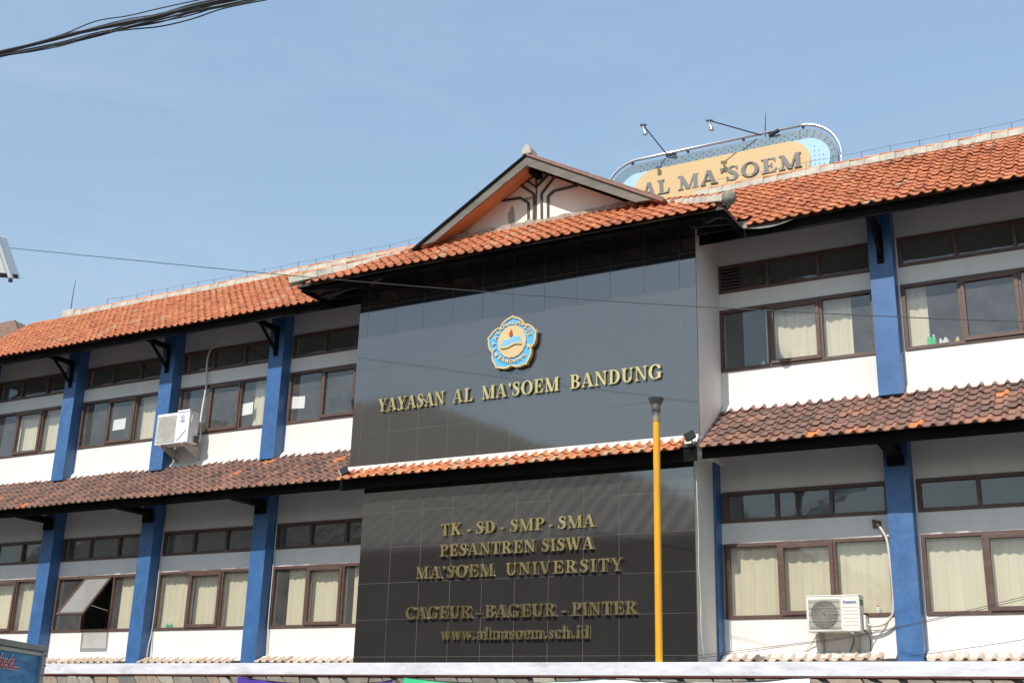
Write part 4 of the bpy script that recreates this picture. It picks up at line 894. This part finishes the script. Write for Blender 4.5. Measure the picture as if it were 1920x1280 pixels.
# ------------------------------------------------------------------ air conditioners
def ac(x0, x1, yf, yb, z0, z1, lb, cream, kind):
    A_ = thing('air_conditioner', lb, 'air conditioner', ((x0 + x1) / 2, yf, z0 - .2), 'outdoor air conditioner units')
    mt = ac_m if cream else ac_w; H = z1 - z0; Wd = x1 - x0
    q = MB(); q.box(x0, x1, yf, yb, z0, z1); body = obj('casing', q, mt, A_, bevel=.012)
    gx0, gx1 = x0 + .045 * Wd, x0 + (.64 if cream else .60) * Wd; gz0, gz1 = z0 + .07 * H, z1 - .09 * H
    q = MB(); q.box(gx0, gx1, yf - .006, yf - .001, gz0, gz1); obj('grille_recess', q, grille_m if cream else simple('pale_grille_back', (.52, .50, .45), .6), A_)
    cx, cz, rr_ = (gx0 + gx1) / 2, (gz0 + gz1) / 2, min(gx1 - gx0, gz1 - gz0) * .47
    q = MB()
    if cream:
        q.tube([(cx, yf - .009, cz), (cx, yf - .0065, cz)], rr_, 40); obj('fan_opening', q, dark_in, A_)
        q = MB()
        for k in range(1, 12):
            ra = rr_ * k / 11.5; ring_ = [(cx + math.cos(2 * math.pi * s / 36) * ra, yf - .018, cz + math.sin(2 * math.pi * s / 36) * ra) for s in range(37)]; q.tube(ring_, .0042, 4, caps=False)
        for k in range(24): a_ = 2 * math.pi * k / 24; q.tube([(cx + math.cos(a_) * .03, yf - .016, cz + math.sin(a_) * .03), (cx + math.cos(a_) * rr_, yf - .016, cz + math.sin(a_) * rr_)], .003, 4, caps=False)
        for k in range(5): z = gz0 + .03 + k * (gz1 - gz0 - .06) / 4; q.tube([(gx0, yf - .022, z), (gx1, yf - .022, z)], .004, 4)
        obj('fan_guard', q, grille_m, A_)
        q = MB()
        for k in range(7): z = z0 + H * (.17 + .1 * k); q.box(x0 + .69 * Wd, x1 - .03 * Wd, yf - .004, yf - .001, z, z + .005)
        obj('panel_grooves', q, simple('cream_groove', (.55, .50, .42), .6), A_)
        q = MB(); q.box(x0 + .655 * Wd, x0 + .663 * Wd, yf - .003, yf + .0, z0 + .01, z1 - .01); obj('panel_joint', q, grille_m, A_)
        place('print', text_mesh('Panasonic', .048, .002, blue_ink, .0015), (x0 + .82 * Wd, yf - .004, z1 - .105), A_, RX90)
        q = MB(); q.box(x1, x1 + .045, yb - .13, yb + .02, z0 + .03, z0 + .24); obj('valve_cover', q, mt, A_, bevel=.015)
        q = MB()
        for k in range(3): q.box(x1 - .001, x1 + .008, yf + .05, yb - .06, z1 - .07 - k * .028, z1 - .057 - k * .028)
        obj('side_slots', q, dark_in, A_)
        q = MB(); q.box(x0 - .006, x1 + .006, yf - .008, yb + .002, z1 - .004, z1 + .010); obj('lid', q, ac_w, A_, bevel=.004)
    else:
        q.tube([(cx, yf - .009, cz), (cx, yf - .0065, cz)], rr_, 36); obj('fan_opening', q, simple('beige_fan_well', (.33, .31, .27), .7), A_)
        q = MB(); n = 15
        for k in range(n + 1): x = gx0 + (gx1 - gx0) * k / n; q.box(x - .003, x + .003, yf - .020, yf - .013, gz0, gz1)
        for k in range(17): z = gz0 + (gz1 - gz0) * k / 16; q.box(gx0, gx1, yf - .0125, yf - .007, z - .003, z + .003)
        obj('fan_guard', q, simple('white_wire_guard', (.74, .72, .66), .5), A_)
        q = MB(); q.box(x0 + .63 * Wd, x1 + .004, yf - .012, yf + .05, z1 - .006, z1 + .035); obj('lid_lip', q, mt, A_, bevel=.004)
        lx, lz = x0 + .80 * Wd, z1 - .115
        for mt_, a0, a1 in ((red_p, -70, 100), (blue_ink, 110, 280)):
            q = MB(); pts = []
            for k in range(13): a_ = math.radians(a0 + (a1 - a0) * k / 12); pts.append((lx + math.cos(a_) * .042, lz + math.sin(a_) * .042))
            for k in range(12, -1, -1): a_ = math.radians(a0 + (a1 - a0) * k / 12); pts.append((lx + math.cos(a_) * .020 + (.006 if mt_ is red_p else -.006), lz + math.sin(a_) * .018))
            q.prism(pts, yf - .004, yf - .001); obj('logo', q, mt_, A_)
        place('print', text_mesh('GREE', .05, .002, blue_ink, .001), (lx, yf - .003, z1 - .215), A_, RX90)
        q = MB(); q.prism([(x1 - .30, z0 + .05), (x1 - .26, z0 + .05), (x1 - .06, z0 + .235), (x1 - .06, z0 + .27)], yf - .003, yf - .001); obj('stripe', q, purple_ink, A_)
        q = MB(); q.box(x1, x1 + .015, yf + .06, yf + .17, z1 - .22, z1 - .06); obj('side_handle', q, mt, A_, bevel=.008)
        q = MB(); q.box(x1, x1 + .05, yb - .1, yb, z0 + .03, z0 + .17); obj('valve', q, black_m, A_, bevel=.01)
    for x in (x0 + .17 * Wd, x1 - .16 * Wd):
        q = MB(); q.box(x - .018, x + .018, yf + .01, WY - .002, z0 - .03, z0 - .004)
        q.prismx([(WY - .004, z0 - .03), (WY - .004, z0 - .26), (WY - .03, z0 - .26), (yf + .04, z0 - .055), (yf + .02, z0 - .03)], x - .004 + .012, x + .004 + .012)
        q.box(x - .018, x + .018, WY - .012, WY - .001, z0 - .28, z0 - .031); obj('bracket', q, simple('primer_steel', (.40, .38, .33), .6), A_)
    return A_
ac(7.435, 8.20, .73, 1.01, .365, .868, 'cream air conditioner with round dark fan guard under the lower right window', True, 'a')
ac(-5.775, -4.89, .57, .85, 4.242, 4.888, 'white air conditioner with square grid front hanging by a blue column, upper left', False, 'b')
def pipe(name, pts, rad, mat, lb, cat):
    P_ = [Vector(p_) for p_ in pts]; out_ = []; n = len(P_)
    for i in range(n - 1):
        p0, p1, p2, p3 = P_[max(i - 1, 0)], P_[i], P_[i + 1], P_[min(i + 2, n - 1)]
        for k in range(6):
            t_ = k / 6; out_.append(.5 * (2 * p1 + (p2 - p0) * t_ + (2 * p0 - 5 * p1 + 4 * p2 - p3) * t_ ** 2 + (3 * p1 - p0 - 3 * p2 + p3) * t_ ** 3))
    out_.append(P_[-1]); q = MB(); q.tube(out_, rad, 8); return tag(obj(name, q, mat, smooth=True), lb, cat)
pipe('refrigerant_pipe', [(-4.88, .80, 4.29), (-4.90, .92, 4.35), (-4.91, .95, 4.46), (-4.99, 1.0, 4.81), (-5.01, 1.05, 5.25), (-5.01, 1.07, 5.62), (-5.06, 1.07, 6.08), (-5.01, 1.08, 6.35), (-4.97, 1.14, 6.475)], .022, cable_w, 'pale insulated pipe rising from the upper left air conditioner to the wall', 'pipe')
pipe('refrigerant_pipe', [(8.22, .95, .49), (8.30, .98, .46), (8.42, 1.0, .47), (8.53, 1.0, .53), (8.615, .98, .66), (8.63, .98, .99), (8.62, .98, 1.37), (8.59, 1.0, 1.68), (8.50, 1.04, 1.87), (8.44, 1.12, 1.935)], .020, cable_w, 'tan insulated pipe curving up beside the blue column from the cream air conditioner', 'pipe')
q = MB(); q.box(8.385, 8.50, 1.085, 1.131, 1.875, 1.975); q.prism([(8.37, 1.99), (8.43, 2.0), (8.41, 1.93)], 1.09, 1.13); tag(obj('pipe_plug', q, simple('foam_plug', (.16, .09, .06), .95, var=.4)), 'brown foam plug where the tan pipe enters the wall', 'plug')
for k, (a, lb) in enumerate((([(8.24, .9, .42), (8.34, 1.05, .40), (8.45, 1.1, .46), (8.53, 1.11, .60)], 'thin pale drain hose looping right of the cream air conditioner'),
        ([(8.20, .9, .40), (8.25, 1.05, .30), (8.23, 1.10, .10), (8.21, 1.05, .04)], 'thin dark hose dropping behind the cream air conditioner to the tiles'),
        ([(7.6, .95, .33), (7.75, 1.05, .25), (7.80, 1.08, .12), (7.86, 1.0, .03), (8.0, 1.0, .05)], 'grey hose hanging under the middle of the cream air conditioner'),
        ([(8.05, .95, .33), (8.0, 1.08, .22), (7.94, 1.08, .10)], 'short black hose under the cream air conditioner'),
        ([(7.50, 1.0, .34), (7.35, 1.10, .18), (7.15, 1.1, .03)], 'thin tan cable slanting left from the cream air conditioner'))):
    pipe('hose', a, .008, (cable_w, wire_m, cable_w, wire_m, cable_w)[k], lb, 'hose')
pipe('hose', [(-5.46, 1.0, 4.0), (-5.50, .95, 4.1), (-5.44, 1.05, 4.25)], .009, cable_w, 'pale hose end beneath the upper left air conditioner', 'hose')
pipe('wall_cable', [(6.10, -.12, 3.06), (6.09, -.04, 2.95), (6.05, .07, 2.80), (6.05, .05, 2.4), (6.05, .08, 1.75), (6.05, .05, 1.3), (6.05, .12, .82), (6.05, .10, .4), (6.05, .2, -.04)], .007, cable_w, 'white cable running down the side of the granite block', 'cable')
for (a, lb) in (([(-2.79, 1.1, -.03), (-2.81, 1.08, .6), (-2.83, 1.10, 1.6), (-2.83, 1.1, 2.6)], 'white cable beside the blue column next to the granite'), ([(-5.85 + .13, 1.0, -.03), (-5.73, 1.02, .3), (-5.755, 1.1, .8), (-5.76, 1.1, 2.9)], 'white cable sagging beside the second blue column from the granite')):
    pipe('wall_cable', a, .010, cable_w, lb, 'cable')
for k, yy in enumerate((.35, .2, -.1)):
    pipe('ledge_cable', [(-11 + k * .3, yy, -.12), (-9, yy + .05, -.105 + .01 * k), (-7, yy - .1, -.125), (-5, yy, -.11), (-3.2, yy + .05, -.12), (-2 + k * .4, yy, -.12)], .012, wire_m, ('black cable lying along the left ledge nearest the tiles', 'black cable lying along the middle of the left ledge', 'black cable lying along the front of the left ledge')[k], 'cable')
# spotlights at the canopy ends
for (x, z, mt_, lb) in ((6.09, 3.16, black_m, 'small black spotlight at the right end of the canopy'), (-.27, 3.12, chrome, 'small spotlight with bright lens at the left end of the canopy')):
    t_ = thing('spotlight', lb, 'spotlight', (x, -.3, z - .08))
    q = MB(); q.bar((x - .06, -.32, z - .03), (x + .05, -.26, z + .04), .10, .13); obj('housing', q, mt_ if mt_ is black_m else black_m, t_, bevel=.008)
    q = MB(); q.bar((x, -.28, z - .04), (x + .02, -.2, z - .12), .02, .02); obj('mount', q, chrome, t_)
    q = MB(); d0 = Vector((x - .066, -.323, z - .034)); q.bar(d0, d0 - Vector((.007, .004, .004)), .08, .11); obj('lens', q, simple('lens_glass', (.8, .82, .85) if mt_ is chrome else (.05, .05, .06), .15), t_)
# ------------------------------------------------------------------ wires across the street
def wire(name, pts, rad, mat, lb, group=None): o = pipe(name, pts, rad, mat, lb, 'cable'); 
wire('overhead_wire', [(-9.0, -3, 7.98), (-6.79, -3, 7.451), (.26, -3, 5.732), (4.38, -3, 4.778), (7.51, -3, 4.098), (11.05, -3, 3.41), (15, -3, 2.75)], .006, wire_m, 'long thin wire crossing the whole facade in front of the upper granite')
wire('overhead_wire', [(5.9, -1.7, -.19), (6.654, -1.7, -.115), (7.8, -1.7, .01), (8.9, -1.7, .15), (10.6, -1.7, .52), (12, -1.7, .87)], .0035, wire_m, 'thin wire rising to the right past the cream air conditioner')
wire('overhead_wire', [(5.9, -1.72, -.20), (6.654, -1.72, -.15), (7.8, -1.72, -.01), (8.9, -1.72, .135), (10.6, -1.72, .49), (12, -1.72, .83)], .0035, wire_m, 'second thin wire just below the one rising past the cream air conditioner')
wire('overhead_wire', [(9.32, -1.7, -.133), (10.57, -1.7, .044), (12, -1.7, .30)], .0035, wire_m, 'short thin wire at the lower right corner above the ledge')
CB = thing('cable_bundle', 'loose bundle of black telephone cables crossing the top left corner of the sky', 'cable bundle', (5, -10.8, 4.4))
def onray(px, py, dist):
    d = (r2 * ((px - 960) / 2226.6) + u2 * (-(py - 640) / 2226.6) + f); return CAM + d * dist
base = [(-60, 116), (0, 98), (60, 84), (120, 68), (180, 54), (240, 42), (300, 30), (360, 14), (420, 0), (500, -20)]
offs = [[(0, 0)] * 10, [(0, 3), (0, 2), (0, 1), (0, 2), (0, 0), (0, -1), (0, 2), (0, 0), (0, 3), (0, 5)],
        [(0, -2), (0, -1), (0, -2), (0, -4), (0, -14), (0, -12), (0, -14), (0, -11), (0, -9), (0, -8)],
        [(0, 8), (0, 9), (0, 11), (0, 14), (0, 11), (0, 14), (0, 20), (0, 22), (0, 16), (0, 20)],
        [(0, 6), (0, 7), (0, 10), (0, 12), (0, 14), (0, 9), (0, 7), (0, 8), (0, 10), (0, 12)],
        [(0, 1), (0, -1), (0, 1), (0, -2), (0, 1), (0, 2), (0, -3), (0, 5), (0, 3), (0, 4)],
        [(0, 4), (0, 8), (0, 13), (0, 17), (0, 12), (0, 5), (0, 4), (0, 2), (0, 6), (0, 8)],
        [(0, -1), (0, 1), (0, -1), (0, 0), (0, 2), (0, -2), (0, 1), (0, -3), (0, -4), (0, -3)],
        [(0, 5), (0, 5), (0, 7), (0, 10), (0, 8), (0, 9), (0, 11), (0, 14), (0, 10), (0, 14)], [(0, 2), (0, 4), (0, 9), (0, 15), (0, 15), (0, 11), (0, 12), (0, 10), (0, 13), (0, 16)], [(0, -2), (0, 0), (0, -2), (0, -1), (0, -3), (0, -6), (0, -4), (0, -6), (0, -5), (0, -6)]]
for k, of in enumerate(offs):
    P_ = [onray(b_[0], b_[1] + o_[1], 10 + .03 * k + .02 * math.sin(i * 1.3 + k)) for i, (b_, o_) in enumerate(zip(base, of))]
    out_ = []; n = len(P_)
    for i in range(n - 1):
        p0, p1, p2, p3 = P_[max(i - 1, 0)], P_[i], P_[i + 1], P_[min(i + 2, n - 1)]
        for s_ in range(5): t_ = s_ / 5; out_.append(.5 * (2 * p1 + (p2 - p0) * t_ + (2 * p0 - 5 * p1 + 4 * p2 - p3) * t_ ** 2 + (3 * p1 - p0 - 3 * p2 + p3) * t_ ** 3))
    out_.append(P_[-1]); q = MB(); q.tube(out_, (.013, .012, .005, .006, .008, .011, .005, .010, .006, .006, .005)[k], 6); obj('cable', q, wire_m, CB)
# ------------------------------------------------------------------ banners on the stone wall
def banner(x0, x1, top, bottom, mat, label, waves=.02):
    q = MB(); n = 60; vs = []; m_ = 8
    for i in range(n + 1):
        s = i / n; x = x0 + (x1 - x0) * s; zt = top(s)
        for j in range(m_ + 1):
            v = j / m_; z = zt + (bottom - zt) * v; y = -2.42 - .02 - waves * (1 + math.sin(x * 9 + v * 2 + math.sin(x * 3) * 2)) * (.4 + v)
            vs.append((x, y, z))
    q.add(vs, [(i * (m_ + 1) + j, (i + 1) * (m_ + 1) + j, (i + 1) * (m_ + 1) + j + 1, i * (m_ + 1) + j + 1) for i in range(n) for j in range(m_)])
    t_ = thing('banner', label, 'banner', ((x0 + x1) / 2, -2.45, bottom), 'cloth banners on the stone wall'); obj('cloth', q, mat, t_, smooth=True)
    q = MB(); q.tube([(x0 + (x1 - x0) * i / 30, -2.45, top(i / 30) + .002) for i in range(31)], .006, 5); obj('rope', q, wire_m, t_); return t_
bn = banner(-.35, 2.43, lambda s: -.425 - .085 * math.sin(math.pi * s) ** .6 - .045 * s, -1.3, purple_c, 'purple banner hung under the ledge left of the green one')
banner(2.62, 8.28, lambda s: (-.440 - .07 * math.sin(math.pi * s / .52) ** .7) if s < .52 else (-.430 - .06 * math.sin(math.pi * (s - .52) / .48) ** .7 + .03 * (s - .52)), -1.3, banner_m, 'green to white banner hung under the ledge below the granite')
# ------------------------------------------------------------------ truck corner, lower left
P1 = onray(85, 1211, 1); d1 = P1 - CAM; zt = -.45; A1 = CAM + d1 * ((zt - CAM.z) / d1.z)
P0 = onray(0, 1196, 1); d0 = P0 - CAM; A0 = CAM + d0 * ((zt - CAM.z) / d0.z)
dirx = (A0 - A1); dirx.z = 0; dirx.normalize(); nrm = Vector((dirx.y, -dirx.x, 0))
if nrm.dot(CAM - A1) < 0: nrm = -nrm
TR = thing('cargo_truck', 'blue printed truck body with grey metal rails at the lower left corner', 'truck', (A1.x, A1.y, GZ))
def tb(s0, s1, n0, n1, z0, z1, nm, mat, bev=0):
    q = MB(); vs = [A1 + dirx * s_ + nrm * n_ for n_ in (n0, n1) for s_ in (s0, s1)]
    v8 = [(p_.x, p_.y, z) for z in (z0, z1) for p_ in vs]; q.add(v8, [(0, 2, 3, 1), (4, 5, 7, 6), (0, 1, 5, 4), (2, 6, 7, 3), (0, 4, 6, 2), (1, 3, 7, 5)]); return obj(nm, q, mat, TR, bevel=bev)
tb(.02, 3.4, -1.7, -.02, GZ + .75, zt - .02, 'cargo_box', truck_b)
tb(.09, 3.4, -.03, -.005, GZ + .8, zt - .09, 'side_panel', truck_b)
tb(0, 3.4, -.03, .03, zt - .055, zt, 'top_rail', truck_m, .006); tb(.08, 3.4, -.02, .012, zt - .095, zt - .06, 'second_rail', simple('pale_rail', (.62, .58, .50), .6, dirt=(.3, .26, .2), dirt_amt=.5), .004)
tb(0, .085, -.03, .028, GZ + .7, zt - .057, 'corner_post', simple('galvanised_post', (.42, .42, .41), .45, metal=.4, dirt=(.25, .2, .15), dirt_amt=.5), .006)
q = MB()
for k in range(7):
    c_ = A1 + dirx * (.02 if k % 2 else .06) + nrm * .030; z = zt - .09 - k * .09; q.tube([(c_.x, c_.y, z), (c_.x + nrm.x * .01, c_.y + nrm.y * .01, z)], .007, 8)
obj('rivets', q, black_m, TR)
tb(.1, 3.5, -1.6, -.1, GZ + .6, GZ + .75, 'chassis', black_m)
for s_ in (.7, 2.9):
    for n_ in (-1.55, -.12):
        c_ = A1 + dirx * s_ + nrm * n_; q = MB(); q.tube([(c_.x, c_.y, GZ + .36), (c_.x + nrm.x * .2, c_.y + nrm.y * .2, GZ + .36)], .36, 24); obj('wheel', q, black_m, TR, bevel=.03)
tb(3.6, 5.0, -1.6, -.05, GZ + .5, GZ + 2.0, 'cab', simple('cab_white', (.7, .7, .7), .35), .12)
Rt = Matrix((-dirx if (-dirx).dot(r2) > 0 else dirx, nrm, Vector((0, 0, 1)))).transposed()
ex = -dirx if (-dirx).dot(r2) > 0 else dirx
Rt = Matrix((ex, Vector((0, 0, 1)), nrm)).transposed()
shear = Matrix(((1, .25, 0), (0, 1, 0), (0, 0, 1)))
for mt_, off, bo in ((paper_m, .006, .008), (simple('red_script_print', (.55, .03, .03), .5), .010, .001)):
    me = text_mesh('rbeda...', .17, .002, mt_, bo).copy()
    me.transform(shear.to_4x4())
    pt = onray(12, 1252, 1) - CAM; k_ = (A1 - CAM).dot(nrm) / pt.dot(nrm); pt = CAM + pt * k_
    place('print', me, pt + nrm * off, TR, Rt)
# ------------------------------------------------------------------ light box corner, upper left
LB = thing('hanging_lightbox', 'corner of a white light box with silver edge at the upper left', 'sign', onray(-20, 490, 9))
def quadbox(px, depth, nm, mat, near=9.0):
    q = MB(); a = [onray(x, y, near) for x, y in px]; b = [v + f * depth for v in a]; n = len(a)
    q.add(a + b, [tuple(range(n)), tuple(range(2 * n - 1, n - 1, -1))] + [(i, i + n, (i + 1) % n + n, (i + 1) % n) for i in range(n)]); return obj(nm, q, mat, LB, bevel=.004)
quadbox([(-160, 420), (-14, 440), (14, 520), (-170, 500)], .25, 'panel', simple('lightbox_white', (.90, .89, .87), .4, var=.03, dirt=(.6, .7, .75), dirt_amt=.2))
quadbox([(-12, 436), (-6, 436), (22, 521), (15, 521)], .04, 'edge_trim', ac_w, 8.95)
quadbox([(-160, 497), (14, 512), (14, 520), (-160, 508)], .2, 'lower_trim', black_m, 8.97)
q = MB(); c_ = onray(20, 523, 8.93); q.tube([c_, c_ - Vector((0, 0, .022))], .016, 10); obj('foot', q, black_m, LB)
# ------------------------------------------------------------------ neighbouring houses
NH = thing('neighbour_house', 'distant house with old brown tiled roof behind the left end of the school', 'house', (-26, 12, GZ))
q = MB(); q.box(-31, -21.5, 9, 16, GZ, 10.2); obj('wall', q, white, NH)
q = MB(); q.add([(-32, 8, 10.6), (-19.9, 8, 10.6), (-19.9, 17, 10.6), (-32, 17, 10.6), (-27, 12.4, 13.6), (-26.2, 12.4, 13.6)], [(0, 1, 5, 4), (1, 2, 5), (2, 3, 4, 5), (3, 0, 4), (0, 3, 2, 1)]); nr = obj('roof', q, nroof, NH)
q = MB()
for k in range(22):
    t_ = k / 22; q.bar((-32 + 5 * t_, 8 + 4.4 * t_ - .03, 10.62 + 3.0 * t_), (-19.9 - 6.3 * t_, 8 + 4.4 * t_ - .03, 10.62 + 3.0 * t_), .05, .06)
obj('tile_courses', q, simple('old_tile_course', (.25, .16, .12), .85, var=.3), NH)['kind'] = 'stuff'
OP = thing('opposite_house', 'large building with ribbed hip roof across the street, seen only reflected in the granite', 'building', (-10, -24, GZ))
q = MB(); q.box(-34, 0.5, -44, -18.8, GZ, 4.7); obj('wall', q, opp_wall, OP)
E0, E1, R0_, R1_ = (-36, -17.6, 4.75), (2.0, -17.6, 4.75), (-24.5, -33, 15.25), (-21.6, -33, 15.25)
q = MB(); q.add([E0, E1, R1_, R0_, (2.0, -46, 4.75), (-36, -46, 4.75)], [(0, 1, 2, 3), (1, 4, 2), (4, 5, 3, 2), (5, 0, 3), (0, 5, 4, 1)]); obj('roof', q, opp_roof, OP)
q = MB()
for k in range(62):
    x = -35 + k * .6
    if x > R1_[0]: s_ = 1 - (x - R1_[0]) / (E1[0] - R1_[0])
    elif x < R0_[0]: s_ = (x - E0[0]) / (R0_[0] - E0[0])
    else: s_ = 1
    q.bar((x, -17.62, 4.80), (x, -17.6 - 15.4 * s_, 4.80 + 10.5 * s_), .26, .22)
obj('roof_ribs', q, simple('pale_roof_rib', (.80, .66, .48), .8), OP)['kind'] = 'stuff'
